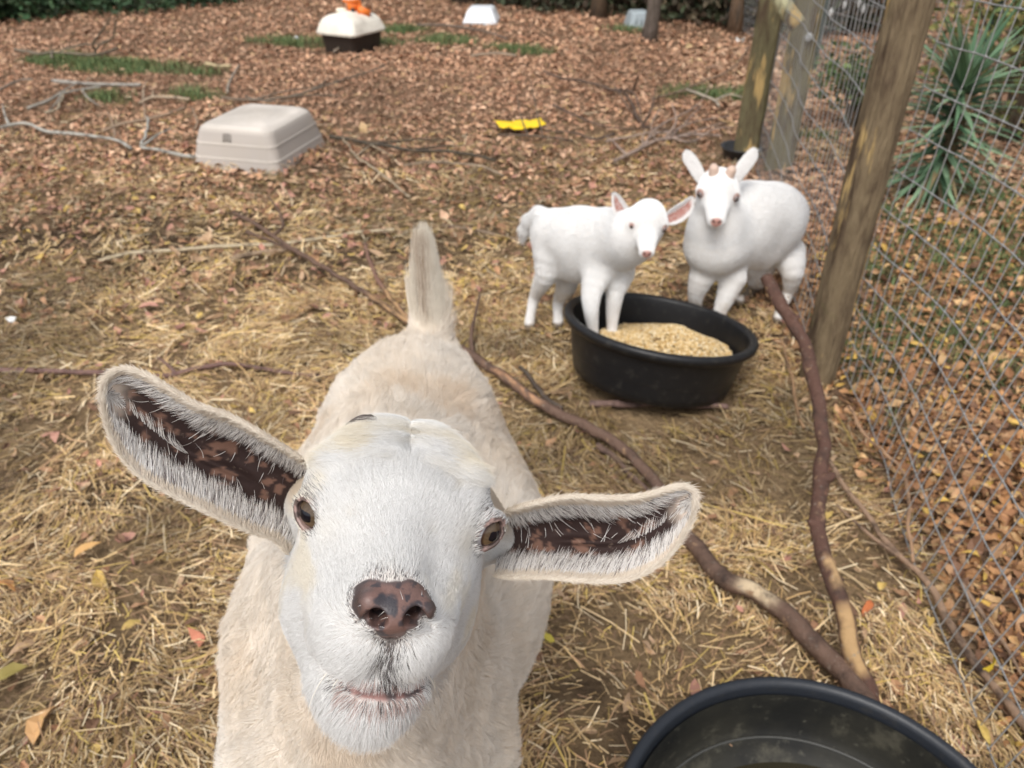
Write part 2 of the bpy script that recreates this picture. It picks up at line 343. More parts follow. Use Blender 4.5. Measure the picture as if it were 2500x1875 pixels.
def wire_run(parent, bot, top, ztop, n_h, dv, seed, wr=.00125, name='wire_mesh', sag=.02, knots=True, low=.03):
    """woven wire between a foot line and a head line: upright wires dv apart, level wires, a knot at each crossing"""
    def path(q): q = np.column_stack([np.array(q, float)[:, :2], np.zeros(len(q))]); return smooth_path(q, 10)[:, :2]
    Bq, Tq = path(bot), path(top); lb = np.concatenate([[0], np.cumsum(np.linalg.norm(np.diff(Bq, axis=0), axis=1))]); Ln = lb[-1]; tb = lb/Ln
    lt = np.concatenate([[0], np.cumsum(np.linalg.norm(np.diff(Tq, axis=0), axis=1))]); tt = lt/lt[-1]; b = MB()
    zs = low+np.arange(n_h)*((ztop-low)/(n_h-1)); s = np.arange(0, Ln, dv)
    def pt(s_, z):
        s_, z = [v.ravel() for v in np.broadcast_arrays(np.asarray(s_, float), np.asarray(z, float))]; u = s_/Ln; w = ((z-low)/(ztop-low))[:,None]
        XY = np.column_stack([np.interp(u, tb, Bq[:,k]) for k in (0,1)])*(1-w)+np.column_stack([np.interp(u, tt, Tq[:,k]) for k in (0,1)])*w
        P2 = np.column_stack([s_, z]); o = (fbm(P2, 2.2, seed, 2)-.5)*.035+(vn(P2, 9, seed+3)-.5)*.006; dz = (vn(P2, 1.6, seed+5)-.5)*sag+(vn(P2, 14, seed+9)-.5)*.004
        return np.column_stack([XY[:,0]+o, XY[:,1]+o*.2, z+dz])
    for z in zs:
        ss = np.arange(0, Ln+.001, dv/2); P = pt(ss, z)
        for ph in (0, math.pi): Q = P.copy(); Q[:,2] += .0011*np.cos(ss/dv*2*math.pi*1.5+ph); b.tube(Q, wr, 5, (1,1,1), cap=False)
    for k, sv in enumerate(s):
        zz = np.linspace(low, ztop, n_h*2-1); P = pt(sv+(vn(np.column_stack([zz, zz*0+k]), 5, seed)-.5)*.007, zz); b.tube(P, wr, 5, (1,1,1), cap=False)
        if knots:
            for z in zs: b.blob(pt(sv, z)[0], (wr*2.3, wr*2.3, wr*2.1), nu=6, nv=5)
    return b.build(name, M_wire, parent)
P0, P1, P2 = np.array([.905,1.92]), np.array([1.29,3.80]), np.array([.78,.30])
FN = empty('wire_fence', (.9,1.92,0), 'woven wire fence along the right of the yard on leaning-looking wooden posts', 'fence')
post('post', P0[0], P0[1], .051, 1.9, FN, (.205,.155,.095), seed=3)
wire_run(FN, [(.955,1.90),(.93,1.55),(.85,1.15),(.80,.75),(.78,.3)], [(.965,1.90),(1.05,1.55),(1.09,1.15),(1.08,.75),(1.05,.3)], 1.22, 13, .042, 5, .0014)
wire_run(FN, [P1+[-.09,-.06], P0+[-.0,.055]], [P1+[-.09,-.06], P0+[-.0,.055]], 1.17, 12, .052, 6, .0014)
post('post', 1.225, 4.0, .062, 1.9, FN, (.155,.135,.075), True, 5)
post('post', 1.35, 3.87, .066, 1.9, FN, (.17,.15,.085), True, 8)
b = MB(); b.tube(smooth_path([Wy(1880,-60,3.75), Wy(1912,10,3.70), Wy(1948,62,3.66)], 5), .037, 18, (.42,.40,.25), wob=.06); b.build('brace', M_wood, FN)
M_glass = mat('clear_plastic', (.8,.82,.82), .1, attr=False, trans=.6, spec=.6)
b = MB(); c = Wy(1975,90,3.78); b.blob(c, (.018,.012,.018), nu=14, nv=10); b.blob(c+[0,-.012,0], (.009,.012,.009), nu=10, nv=8); b.build('insulator', M_glass, FN)
M_tpost = mat('green_steel', (.035,.06,.05), .6, attr=False, noise=[(30,(.08,.07,.05),.6,.8)])
FF = empty('back_fence', (2.6,5.0,0), 'grey wire fence on dark steel stakes behind the wooden fence', 'fence')
q0, q1, q2 = np.array([2.60,4.55]), np.array([2.25,6.1]), np.array([2.0,9.2])
wire_run(FF, [q0, q1], [q0, q1], 1.3, 14, .05, 15, .0019, knots=False); wire_run(FF, [q1, q2], [q1, q2], 1.3, 14, .05, 16, .0019, knots=False)
wire_run(FF, [q0+[1.9,.5], q0], [q0+[1.9,.5], q0], 1.3, 14, .05, 17, .0019, knots=False)
for p in (q0, (q0+q1)/2, q1, q1*.67+q2*.33, q1*.33+q2*.67):
    b = MB(); b.box((p[0],p[1],.72), (.004,.018,.75)); b.box((p[0]+.012,p[1],.72), (.011,.0035,.745)); b.build('stake', M_tpost, FF, smooth=False)
M_white = mat('white_plastic', (.78,.79,.78), .35, attr=False)
for px, py, y in ((2029,30,6.0),(2062,12,6.4),(2098,8,6.0),(2107,22,5.8)):
    b = MB(); c = Wy(px, py, y); b.blob(c, (.012,.012,.03), nu=10, nv=8); b.build('insulator', M_white, FF)

# ------------------------------------------------------------------ trees, undergrowth, shrubs
M_bark = mat('bark', None, .9, noise=[(12, (.09,.075,.06), .45, .7, (2,2,.3))], bump=(30, .9, .03, (2,2,.4)), spec=.1)
M_fol = mat('foliage', None, .6, spec=.25)
def leafcloud(r, n, C, R, size, pal, low=0):
    q = r.normal(0, 1, (n, 3)); q /= np.linalg.norm(q, axis=1)[:,None]; q *= (r.random(n)**.45)[:,None]; P = q*R+C
    P = P[P[:,2] > low]; k = fbm(P, 2.6, int(C[0]*7) % 50+3, 2) > .42; P = P[k]; n = len(P)
    c = np.array(pal)[r.integers(0, len(pal), n)]*r.uniform(.6, 1.3, (n,1))*(.6+.8*fbm(P, 3, 9, 2))[:,None]
    return leaves_mesh(P, size*r.uniform(.6, 1.3, n), c, r, 1.2, .5)
def tree(x, y, r0, h, label, seed, col=(.15,.12,.095), lean=0.0):
    r = np.random.default_rng(seed); T = empty('tree', (x, y, 0), label, 'tree', 'trees along the back of the yard')
    zs = np.linspace(-.1, h, 18); P = np.column_stack([x+lean*zs+.04*np.sin(zs*1.3+seed), y+.04*np.cos(zs*1.1+seed), zs]); R = r0*(1-.62*zs/h)+r0*.55*np.exp(-np.maximum(zs,0)/.10)
    b = MB(); b.tube(P, R, 16, col, wob=.12, seed=seed); tips = []
    for k in range(11):
        z = r.uniform(.42, .97)*h; i = np.searchsorted(zs, z); p = P[min(i,17)]; a = r.uniform(0, 6.28); l = r.uniform(.6, 1.5)*(1.25-z/h)
        q = [p, p+[math.cos(a)*l*.5, math.sin(a)*l*.5, l*.35], p+[math.cos(a+.3)*l, math.sin(a+.3)*l, l*.75]]; q = smooth_path(q, 4); b.tube(q, np.linspace(r0*.33, r0*.06, len(q)), 7, col); tips += [q[-1], q[len(q)//2]]
    b.build('trunk', M_bark, T)
    V, F, C_, o = [], [], [], 0
    for t in tips:
        a_, b_, c_ = leafcloud(r, 70, np.array(t), np.array([.55,.55,.4]), .10, [(.10,.11,.03),(.16,.13,.04),(.20,.10,.04)], 1.0)
        V.append(a_); F.append(b_+o); C_.append(c_); o += len(a_)
    mesh('crown', np.concatenate(V), np.concatenate(F), M_fol, T, smooth=False, col=np.concatenate(C_))
    return T
def gxy(px, py): p = G(px, py); return p[0], p[1]
TR = [((1592,103), .055, 4.5, 'slim grey trunk standing in the leaves beside the grey-blue shelter', (.15,.12,.10)),
      ((345,24), .16, 7, 'thick grey trunk at the edge of the ivy behind the fallen branches', (.17,.15,.13)),
      ((1130,2), .12, 7, 'dark trunk behind the white shelter', (.08,.065,.05)),
      ((1455,42), .07, 6, 'thin brown trunk between the white shelter and the grey-blue shelter', (.13,.09,.06)),
      ((1795,78), .055, 6, 'thin reddish trunk just left of the wooden corner posts', (.17,.11,.07)),
      ((1690,32), .09, 7, 'dark trunk right of the grey-blue shelter in the thicket', (.07,.06,.045)),
      ((165,10), .05, 6, 'thin dark trunk left of the thick grey trunk', (.05,.045,.04)),
      ((508,2), .06, 6, 'thin dark trunk between the grey trunk and the two-tone shelter', (.05,.045,.04)),
      ((1290,12), .08, 7, 'dark trunk just right of the white shelter', (.09,.07,.05)),
      ((830,-25), .14, 8, 'grey trunk far behind the two-tone shelter', (.12,.10,.09)),
      ((20,5), .10, 7, 'trunk at the far left in the ivy', (.09,.08,.07))]
if 'trees' not in SKIP:
    for i, (p, r_, h, l, c) in enumerate(TR): tree(*gxy(*p), r_, h, l, 100+i, c, lean=.0)
def undergrowth():
    r = np.random.default_rng(77); V, F, C_, o = [], [], [], 0
    def put(x, y, R, n, pal, size):
        nonlocal o
        a_, b_, c_ = leafcloud(r, n, np.array([x, y, R[2]*.30]), np.array(R), size, pal, 0); V.append(a_); F.append(b_+o); C_.append(c_); o += len(a_)
    dk = [(.055,.07,.035),(.08,.085,.05),(.12,.095,.06),(.085,.06,.04)]; gr = [(.04,.085,.037),(.06,.11,.048),(.055,.08,.042)]
    for k in range(60):                                                     # thicket behind
        px = r.uniform(1230, 2050); g = G(px, np.interp(px, [1200,1300,1500,1600,1850,2100], [18,34,52,58,92,108])); y = g[1]+.55+2.2*r.random()**1.5; x = g[0]*y/g[1]
        put(x, y, (r.uniform(.4,.8), r.uniform(.4,.7), r.uniform(.7,1.5)), 1500, dk, .10)
    for k in range(26): put(r.uniform(-3.5, 4), r.uniform(10.8, 13), (.9,.7,r.uniform(.9,1.8)), 900, dk, .13)
    for k in range(34):                                                     # ivy at the left
        px = r.uniform(-60, 560); g = G(px, np.interp(px, [0,200,360,560], [58,50,36,22])-4); y = g[1]+r.uniform(.15, 2.0); put(g[0]*y/g[1], y, (.5,.4,.16+.3*r.random()), 1100, gr, .085)
    tag(mesh('undergrowth', np.concatenate(V), np.concatenate(F), M_fol, smooth=False, col=np.concatenate(C_)), 'dark green and brown undergrowth along the far edge of the yard', 'undergrowth', kind='stuff')
def bush(x, y, R, n, pal, label, seed, size=.05):
    r = np.random.default_rng(seed); T = empty('shrub', (x, y, 0), label, 'shrub', 'shrubs beyond the wire fence'); V, F, C_, o = [], [], [], 0; b = MB()
    for k in range(9):
        a = r.uniform(0, 6.28); d = r.uniform(.1, .75); c = np.array([x+math.cos(a)*R[0]*d, y+math.sin(a)*R[1]*d, r.uniform(.35, 1)*R[2]])
        q = smooth_path([(x+.05*math.cos(a), y+.05*math.sin(a), -.02), ((x+c[0])/2, (y+c[1])/2, c[2]*.6), c], 5); b.tube(q, np.linspace(.014, .004, len(q)), 6, (.13,.10,.07))
        a_, b_, c_ = leafcloud(r, n//9, c, np.array([R[0]*.5, R[1]*.5, R[2]*.38]), size, pal, .02); V.append(a_); F.append(b_+o); C_.append(c_); o += len(a_)
    mesh('leaves', np.concatenate(V), np.concatenate(F), M_fol, T, smooth=False, col=np.concatenate(C_)); b.build('stem', M_bark, T)
def yucca(x, y):
    r = np.random.default_rng(9); T = empty('yucca', (x, y, 0), 'spiky green yucca with long blade leaves behind the wire fence', 'plant')
    b = MB(); P = np.column_stack([x+.02*np.sin(np.linspace(0,2,8)), np.full(8, y), np.linspace(-.02, .46, 8)]); b.tube(P, np.linspace(.04, .03, 8), 12, (.12,.09,.05), wob=.2); b.build('stem', M_bark, T)
    b = MB()
    for k in range(200):
        z0 = r.uniform(.06, .5) if k < 158 else .48; up = np.interp(z0, [.05,.5], [-.35,.45])+r.normal(0, .25)+(.45 if k >= 158 else 0); a = r.uniform(0, 6.28); L = r.uniform(.26, .42)+(.12*r.random() if k >= 158 else 0)
        d = np.array([math.cos(a)*math.cos(up), math.sin(a)*math.cos(up), math.sin(up)]); s = np.array([-math.sin(a), math.cos(a), 0]); nn = np.cross(d, s); t = np.linspace(0, 1, 6)
        c = np.array([x, y, z0])+t[:,None]*L*d+np.array([0,0,-1])*(t**2)[:,None]*r.uniform(.02,.12); w = .018*np.sin(math.pi*(.18+.82*t))**.7*(1.02-t*.9)
        V = np.stack([c-s*w[:,None]+nn*w[:,None]*.4, c, c+s*w[:,None]+nn*w[:,None]*.4], 1).reshape(-1, 3); i = np.arange(5)[:,None]*3; q = np.concatenate([i+[0,1,4,3], i+[1,2,5,4]])
        dry = z0 < .25 and r.random() < .2
        col = np.array((.22,.17,.09) if dry else mix(np.array((.05,.11,.055)), np.array((.28,.40,.25)), r.random()**1.4))*r.uniform(.8, 1.25); b.add(V, q, c=col)
    b.build('blades', M_fol, T, smooth=False)
if 'trees' not in SKIP:
    undergrowth()
    ol = [(.16,.18,.05),(.24,.23,.075),(.12,.16,.05),(.29,.24,.10)]; gn = [(.085,.14,.06),(.13,.18,.07),(.10,.125,.055)]
    bush(2.75, 4.3, (.7,.5,1.15), 5200, ol, 'tall olive yellow shrub behind the yucca', 201); bush(2.85, 3.65, (.45,.4,.5), 2600, gn, 'low green shrub just right of the yucca', 202, .045)
    bush(3.5, 5.6, (1.0,.8,1.7), 5200, ol, 'largest yellow green shrub far behind the yucca', 203, .06); bush(1.98, 4.5, (.35,.3,.45), 1400, gn, 'small green shrub left of and behind the yucca', 204, .045)
    yucca(1.92, 3.42)

# ------------------------------------------------------------------ tubs
M_black = mat('black_plastic', None, .42, noise=[(40, (.045,.042,.036), .55, .85)], bump=(60, .15, .003), spec=.4)
M_tubin = mat('black_plastic_dusty', None, .6, noise=[(7, (.030,.028,.021), .38, .68), (14, (.062,.057,.042), .56, .68), (60, (.09,.085,.065), .6, .8)], spec=.25)
def tub(name, c, R, H, tilt, label, lip=1.0, rb=None, col=(.009,.009,.010)):
    T = empty(name, c, label, 'tub'); rb = rb or R*.84
    M = Matrix.Translation(Vector(c))@Matrix.Rotation(tilt[1], 4, 'Y')@Matrix.Rotation(tilt[0], 4, 'X')
    t = .013
    prof = [(0.001,0),(rb-.01,0),(rb,.006),(R-.012,H-.035),(R-.010,H-.030),(R-.010+.014*lip,H-.026),(R-.010+.022*lip,H-.018),(R-.010+.023*lip,H-.006),(R-.010+.018*lip,H),(R-.006,H+.0015),(R-.0135,H-.003),(R-.0155,H-.010),
            (R-.018,H-.03),(rb+.012,.06),(rb+.002,.045),(rb-.012,.018),(rb-.03,.012),(0.001,.012)]
    P = [prof[0]]
    for a, b_ in zip(prof[:-1], prof[1:]):
        k = max(1, int(np.hypot(a[0]-b_[0], a[1]-b_[1])/.02)); P += [tuple(np.array(a)+(np.array(b_)-a)*(j+1)/k) for j in range(k)]
    P = np.array(P); b = MB(); b.lathe(P, 96, M, col)
    V = b.V[0].reshape(len(P), 96, 3); th = np.arange(96)*2*math.pi/96
    o = b.build('shell', M_black, T); b2 = None
    return T, M, o
def tub_near():
    c = np.array([.419,.478,.0]); H = .165
    T, M, o = tub('water_tub', c, .295, H, (math.radians(1), math.radians(.5)), 'near black plastic tub with a muddy inner wall and shallow dark water', .55, .262, (.017,.020,.026))
    # grime on the wall and the step inside
    b = MB(); b.lathe([(.2745,.146),(.2705,.11),(.2665,.07),(.258,.058),(.248,.050),(.240,.034),(.20,.028)], 96, M, (.011,.011,.010)); b.build('muddy_wall', M_tubin, T)
    for k, rr, zz in ((0,.255,.0585),(1,.212,.034)):
        b = MB(); th = np.linspace(0, 2*math.pi, 97); ring = np.column_stack([rr*np.cos(th), rr*np.sin(th), np.full(97, zz)]); ring = ring@np.array(M)[:3,:3].T+np.array(M)[:3,3]; b.tube(ring, .0022, 6, (.06,.06,.055), cap=False); b.build('moulded_ring', M_black, T)
    M_water = mat('murky_water', (.028,.024,.014), .03, attr=False, spec=.5)
    b = MB(); b.lathe([(.001,.036),(.10,.036),(.235,.036)], 96, Matrix.Translation(Vector(c))@Matrix.Identity(4), (1,1,1)); w = b.build('water', M_water, None); tag(w, 'shallow murky water in the near tub', 'water', kind='structure')
    r = np.random.default_rng(3)
    for px, py, col, lb in ((1815,1850,(.45,.16,.04),'orange scrap of leaf floating in the near tub'),(1690,1865,(.30,.10,.05),'small red-brown scrap of leaf left of the orange one in the near tub')):
        g = G(px, py, .03); a, f, cc = leaves_mesh(g[None], np.array([.022]), np.array([col]), r, .1, .3); tag(mesh('leaf_scrap', a, f, M_leaf, smooth=False, col=cc), lb, 'leaf', 'leaf scraps in the near tub')
def tub_feed():
    tl = math.radians(7.5); ctr = G(1613, 787, .165); c = np.array([ctr[0]-.022, ctr[1]-.028, .0])
    T, M, o = tub('feed_tub', c, .270, .170, (math.radians(-10), tl), 'round black tub of grain with the kid goat standing in it', .9, rb=.230)
    b = MB(); b.lathe([(.001,.055),(.2,.055),(.226,.05)], 64, M, (.05,.045,.035)); b.build('bottom_grime', M_tubin, T)
    # heap of grain
    r = np.random.default_rng(8); Mi = np.array(M)
    n = 7200; a = r.uniform(0, 6.28, n); rr = np.sqrt(r.random(n)); L = np.column_stack([.035+rr*.195*np.cos(a), .025+rr*.195*np.sin(a)]); k = np.linalg.norm(L, axis=1) < .238; L = L[k]; n = len(L)
    hh = .085+.058*np.exp(-((L[:,0]-.07)**2+(L[:,1]-.03)**2)/.014)+.014*(fbm(L, 14, 3, 2)-.5)*2
    base = np.arange(64)*2*math.pi/64; b = MB(); prof = []
    gr = np.linspace(0, 1, 16)[:,None]; X_ = .035+gr*.2*np.cos(base); Y_ = .025+gr*.2*np.sin(base); rad = np.hypot(X_, Y_); s_ = np.minimum(1, .236/np.maximum(rad, .01)); X_, Y_ = X_*s_, Y_*s_
    Q_ = np.column_stack([X_.ravel(), Y_.ravel()]); z_ = .080+.058*np.exp(-((Q_[:,0]-.07)**2+(Q_[:,1]-.03)**2)/.014)+.014*(fbm(Q_, 14, 3, 2)-.5)*2
    V = np.column_stack([Q_, z_])@Mi[:3,:3].T+Mi[:3,3]; i = np.arange(15)[:,None]*64; j = np.arange(64)[None,:]; kk = (j+1) % 64
    b.add(V, np.stack([i+j, i+64+j, i+64+kk, i+kk], -1).reshape(-1, 4), c=(.36,.25,.12))
    ph = np.linspace(.3, 2.84, 4); u = np.arange(5)*6.283/5; S = np.concatenate([np.stack([np.sin(p)*np.cos(u), np.sin(p)*np.sin(u), np.full(5, np.cos(p))], -1) for p in ph])
    sz = np.column_stack([r.uniform(.0035,.0055,n), r.uniform(.003,.0045,n), r.uniform(.002,.003,n)]); Cn = np.column_stack([L, hh+r.uniform(0,.004,n)])@Mi[:3,:3].T+Mi[:3,3]
    az_ = r.uniform(0, 6.28, n); W = S[None]*sz[:,None,:]; Xr = W[...,0]*np.cos(az_)[:,None]-W[...,1]*np.sin(az_)[:,None]; Yr = W[...,0]*np.sin(az_)[:,None]+W[...,1]*np.cos(az_)[:,None]
    V = np.stack([Xr, Yr, W[...,2]], -1)+Cn[:,None,:]; ff = []
    for q in range(3):
        for m in range(5): ff.append((q*5+m, q*5+(m+1)%5, (q+1)*5+(m+1)%5, (q+1)*5+m))
    Fq = (np.array(ff)[None]+np.arange(n)[:,None,None]*20).reshape(-1, 4); pal = np.array([(.62,.44,.20),(.70,.55,.32),(.52,.33,.12),(.74,.64,.45),(.30,.19,.09)])
    b.add(V.reshape(-1, 3), Fq, c=np.repeat(pal[r.choice(5, n, p=[.3,.28,.18,.16,.08])], 20, 0))
    b.add(V[:, :5].reshape(-1, 3)*1, None, (np.array([(0,1,2),(0,2,3),(0,3,4)])[None]+np.arange(n)[:,None,None]*5).reshape(-1,3), np.repeat(pal[r.choice(5, n, p=[.3,.28,.18,.16,.08])], 5, 0))
    tag(b.build('grain_heap', M_grain, None, smooth=True), 'heap of cracked yellow grain lying in the feed tub', 'grain', kind='stuff')
M_grain = mat('cracked_corn', None, .6, spec=.25)
if 'tubs' not in SKIP: tub_feed(); tub_near()
b = MB(); c = G(1806, 384, 0); T = empty('rubber_pan', c, 'small black rubber pan behind the white goat with upright ears', 'pan')
Mx = Matrix.Translation(Vector(c+[0,0,-.005])); b.lathe([(.001,0),(.075,0),(.10,.055),(.108,.062),(.104,.066),(.094,.060),(.07,.012),(.001,.012)], 48, Mx, (.03,.03,.032)); b.build('pan', M_black, T)

# ------------------------------------------------------------------ moulded pet shelters
M_tan = mat('tan_plastic', None, .5, noise=[(3, (.42,.37,.31), .5, .8), (30, (.30,.26,.21), .64, .85)], bump=(25, .08, .003), spec=.35)
M_brown = mat('brown_plastic', (.035,.026,.021), .5, attr=False, noise=[(20,(.07,.055,.04),.6,.8)])
def rrect(hx, hy, rad, n=7):
    pts = []
    for cx, cy, a0 in ((1,1,0),(-1,1,1),(-1,-1,2),(1,-1,3)):
        for k in range(n): a = (a0+k/(n-1))*math.pi/2; pts.append((cx*(hx-rad)+rad*math.cos(a), cy*(hy-rad)+rad*math.sin(a)))
    return np.array(pts)
def shell(parent, name, c, rz, levels, m, col, crown=0.0, ridge=0.0):
    """levels: (z, half x, half y, corner radius); the last one is closed by a crowned top"""
    b = MB(); rings = []
    for z, hx, hy, rd in levels: q = rrect(hx, hy, rd); rings.append(np.column_stack([q, np.full(len(q), z)]))
    z, hx, hy, rd = levels[-1]
    for t in (.85, .65, .45, .25, .08): q = rrect(hx*t, hy*t, rd*t); rings.append(np.column_stack([q, z+crown*(1-t*t)+0*q[:,0]]))
    R = np.array(rings)
    if ridge: R[...,2] += ridge*(1-np.abs(R[...,0])/levels[0][1])*sst(levels[-3][0], levels[-1][0], R[...,2])
    n = R.shape[1]; V = R.reshape(-1, 3); ca, sa = math.cos(rz), math.sin(rz); V = V@np.array([[ca,-sa,0],[sa,ca,0],[0,0,1]]).T+np.asarray(c)
    i = np.arange(len(R)-1)[:,None]*n; j = np.arange(n)[None,:]; kk = (j+1) % n
    b.add(V, np.stack([i+j, i+kk, i+n+kk, i+n+j], -1).reshape(-1, 4), c=col(V) if callable(col) else col); last = (len(R)-1)*n
    b.T.append(np.array([(last, last+k, last+k+1) for k in range(1, n-1)])); return b.build(name, m, parent, sharp=24)
def at_local(c, rz, p): ca, sa = math.cos(rz), math.sin(rz); p = np.asarray(p, float); return np.array([c[0]+p[0]*ca-p[1]*sa, c[1]+p[0]*sa+p[1]*ca, c[2]+p[2]])
def shelter_near():
    c = G(632, 378, 0); rz = math.radians(-14); c = c+[.01,.03,-.03]; hx, hy = .215, .27
    T = empty('pet_shelter', c, 'tan plastic kennel top with two pale raised bands lying in the leaves', 'shelter')
    hx, hy = .252, .285
    lv = [(z_, hx-i_, hy-i_*1.15, .05) for z_, i_ in ((0,0),(.072,.014),(.073,.012),(.081,.0135),(.082,.016),(.140,.028),(.141,.026),(.149,.0275),(.150,.030),(.192,.041),(.206,.050),(.214,.066))]
    def tone(V):
        z_ = V[:,2]-c[2]; w_ = ((z_ > .0725)&(z_ < .0815))|((z_ > .1405)&(z_ < .1495))|(z_ > .20)
        t_ = np.where(w_[:,None], (.56,.51,.455), (.43,.385,.345)); st_ = fbm(V*[14,14,2.5], 1, 4, 3)[:,None]; return t_*(.65+.7*st_)
    shell(T, 'roof', c, rz, lv, M_tan, tone, .006, .030)
    for k in range(5):
        q = MB(); p0 = at_local(c, rz, (-.055, -(hy-.034), .158+.008*k)); p1 = at_local(c, rz, (-.005, -(hy-.034), .158+.008*k)); off = at_local((0,0,0), rz, (0,.34*(.009*k)+.001,0))
        q.tube(smooth_path([p0+off, (p0+p1)/2+off+[0,0,.004], p1+off], 4), .0022, 6, (.16,.14,.12)); q.build('vent_slot', M_tan, T)
def shelter_far():
    c = G(857, 130, 0); rz = math.radians(-28); T = empty('pet_kennel', c, 'cream topped kennel with a dark brown base and an orange toy on it', 'kennel')
    c = c+[0,.12,0]
    shell(T, 'base', c, rz, [(0,.155,.185,.04),(.15,.175,.205,.05),(.165,.18,.21,.05)], M_brown, (1,1,1))
    shell(T, 'roof', c, rz, [(.145,.198,.228,.05),(.16,.202,.232,.05),(.175,.196,.226,.05),(.225,.178,.205,.05),(.25,.165,.19,.05),(.265,.14,.165,.045),(.272,.12,.14,.04)], M_tan, (.80,.76,.66), .012, .02)
    top = c[2]+.30
    M_or = mat('orange_plastic', (.80,.20,.035), .4, attr=False); M_cr = mat('cream_plastic', (.80,.74,.60), .45, attr=False)
    Y0 = empty('toy', c+[.03,0,top], 'orange and cream plastic ride-on toy lying on top of the kennel', 'toy'); k = c+[.02,.02,top]
    b = MB(); b.box(k+[.02,0,.035], (.055,.03,.03), [[.95,-.3,0],[.3,.95,0],[0,0,1]]); b.box(k+[.10,-.03,.0], (.05,.03,.025), [[.9,-.2,.38],[.25,.97,0],[-.35,.1,.93]]); b.blob(k+[.0,0,.075], (.075,.05,.022), nu=20, nv=10); b.build('body', M_or, Y0)
    b = MB(); b.blob(k+[-.005,-.005,.092], (.072,.048,.018), nu=20, nv=10); b.build('seat', M_cr, Y0)
    b = MB(); b.blob(k+[-.09,.02,-.0], (.05,.03,.02), nu=16, nv=10); b.build('trim', M_cr, Y0)
    for s in (-1, 1):
        b = MB(); w = k+[.045+.03*s,-.045,.012]; b.tube(np.array([w, w+[0,-.012,0]]), .014, 16, (.03,.03,.03)); b.build('wheel', M_black, Y0)
def shelter_white():
    c = G(1175, 58, 0); T = empty('white_shelter', c, 'small white plastic kennel top near the far trees', 'shelter'); c = c+[0,.12,0]
    M_w = mat('white_kennel_plastic', None, .4, spec=.4)
    shell(T, 'roof', c, math.radians(-4), [(0,.17,.20,.03),(.03,.165,.195,.03),(.035,.16,.19,.03),(.10,.135,.165,.03),(.125,.12,.15,.03),(.135,.105,.135,.03)], M_w, (.74,.77,.80), .006)
    q = MB(); p = at_local(c, 0, (0,-.198,.012)); q.box(p, (.155,.004,.008), c=(.55,.58,.60)); q.build('rim', M_w, T)
    c = G(1562, 72, 0); T = empty('blue_grey_shelter', c, 'small blue-grey plastic kennel top left of the slim tree trunk', 'shelter'); c = c+[-.01,.10,0]
    shell(T, 'roof', c, math.radians(8), [(0,.115,.13,.03),(.02,.112,.127,.03),(.10,.095,.11,.03),(.135,.085,.10,.03),(.15,.07,.085,.03)], M_w, (.34,.39,.41), .006)
    for k in range(3): q = MB(); p = at_local(c, math.radians(8), (-.05+.05*k,-.1185,.07)); q.box(p, (.006,.004,.035), c=(.25,.29,.31)); q.build('rib', M_w, T)
if 'things' not in SKIP: shelter_near(); shelter_far(); shelter_white()

# ------------------------------------------------------------------ sticks and branches
M_stick = mat('stick_bark', None, .75, noise=[(38, (.27,.17,.10), .60, .68), (90, (.24,.21,.17), .60, .74), (18, (.045,.03,.024), .50, .72)], bump=(70, 1, .006), spec=.25)
def br(pts, r0, r1, col, label=None, twigs=(), group=None, z=.012, name='branch', peel=None, seed=0, wob=.10, bump=.0):
    """pts: picture points (px, py[, height]) of a stick lying on the ground"""
    def w(p): g = G(p[0], p[1], p[2] if len(p) > 2 else z+r0*.3); g[2] = (p[2] if len(p) > 2 else z+r0*.3)+gz(g[0], g[1])[0]; return g
    if np.mean([p[1] for p in pts]) < 420: r0, r1, z = r0*.78, r1*.85, z+.022; col = tuple(np.array(col)*.85)
    P = smooth_path([w(p) for p in pts], 7); rr = np.random.default_rng(seed+5); P[:,:2] += (fbm(P, 18, seed, 2)[:,None]-.5)*.018*np.array([1,.6]); P[:,2] += (fbm(P, 14, seed+3, 2)-.5)*.006
    t = np.linspace(0, 1, len(P)); R = (r0+(r1-r0)*t)*(1+.16*(fbm(np.column_stack([t*9, t*0, t*0]), 2, seed, 2)-.5)*2)
    def cf(V):
        c = np.tile(np.array(col, float), (len(V), 1))*(.8+.4*fbm(V, 30, seed)[:,None]); tt = np.repeat(t, 10); tt = np.concatenate([tt, [0, 1]])
        for (a, b_, pc, side) in (peel or []):
            up = np.zeros(len(V)); Pc = np.vstack([np.repeat(P, 10, 0), P[:1], P[-1:]]); dd = V-Pc; dd /= np.linalg.norm(dd, axis=1)[:,None]+1e-9
            m = sst(a-.01, a+.01, tt)*(1-sst(b_-.01, b_+.01, tt))*sst(.45, .62, dd@np.array(side)+.9*(fbm(V*[1,1,1], 45, seed+1, 3)-.5)); c = mixc(c, pc, m)
        return c
    b = MB(); b.tube(P, R, 10, cf, wob=wob, seed=seed)
    for tw in twigs:
        q = smooth_path([w(p) for p in tw], 5); a = np.array(col)*1.05; b.tube(q, np.linspace(min(r0, r1)*.8+.0016, .0014+min(r0, r1)*.25, len(q)), 6, a, wob=wob, seed=seed+1)
    o = b.build(name, M_stick, None); return tag(o, label, 'branch', group)
RED, GREY, PALE, DARKB, TANB = (.13,.062,.048), (.26,.23,.19), (.46,.38,.26), (.085,.065,.05), (.30,.21,.13)
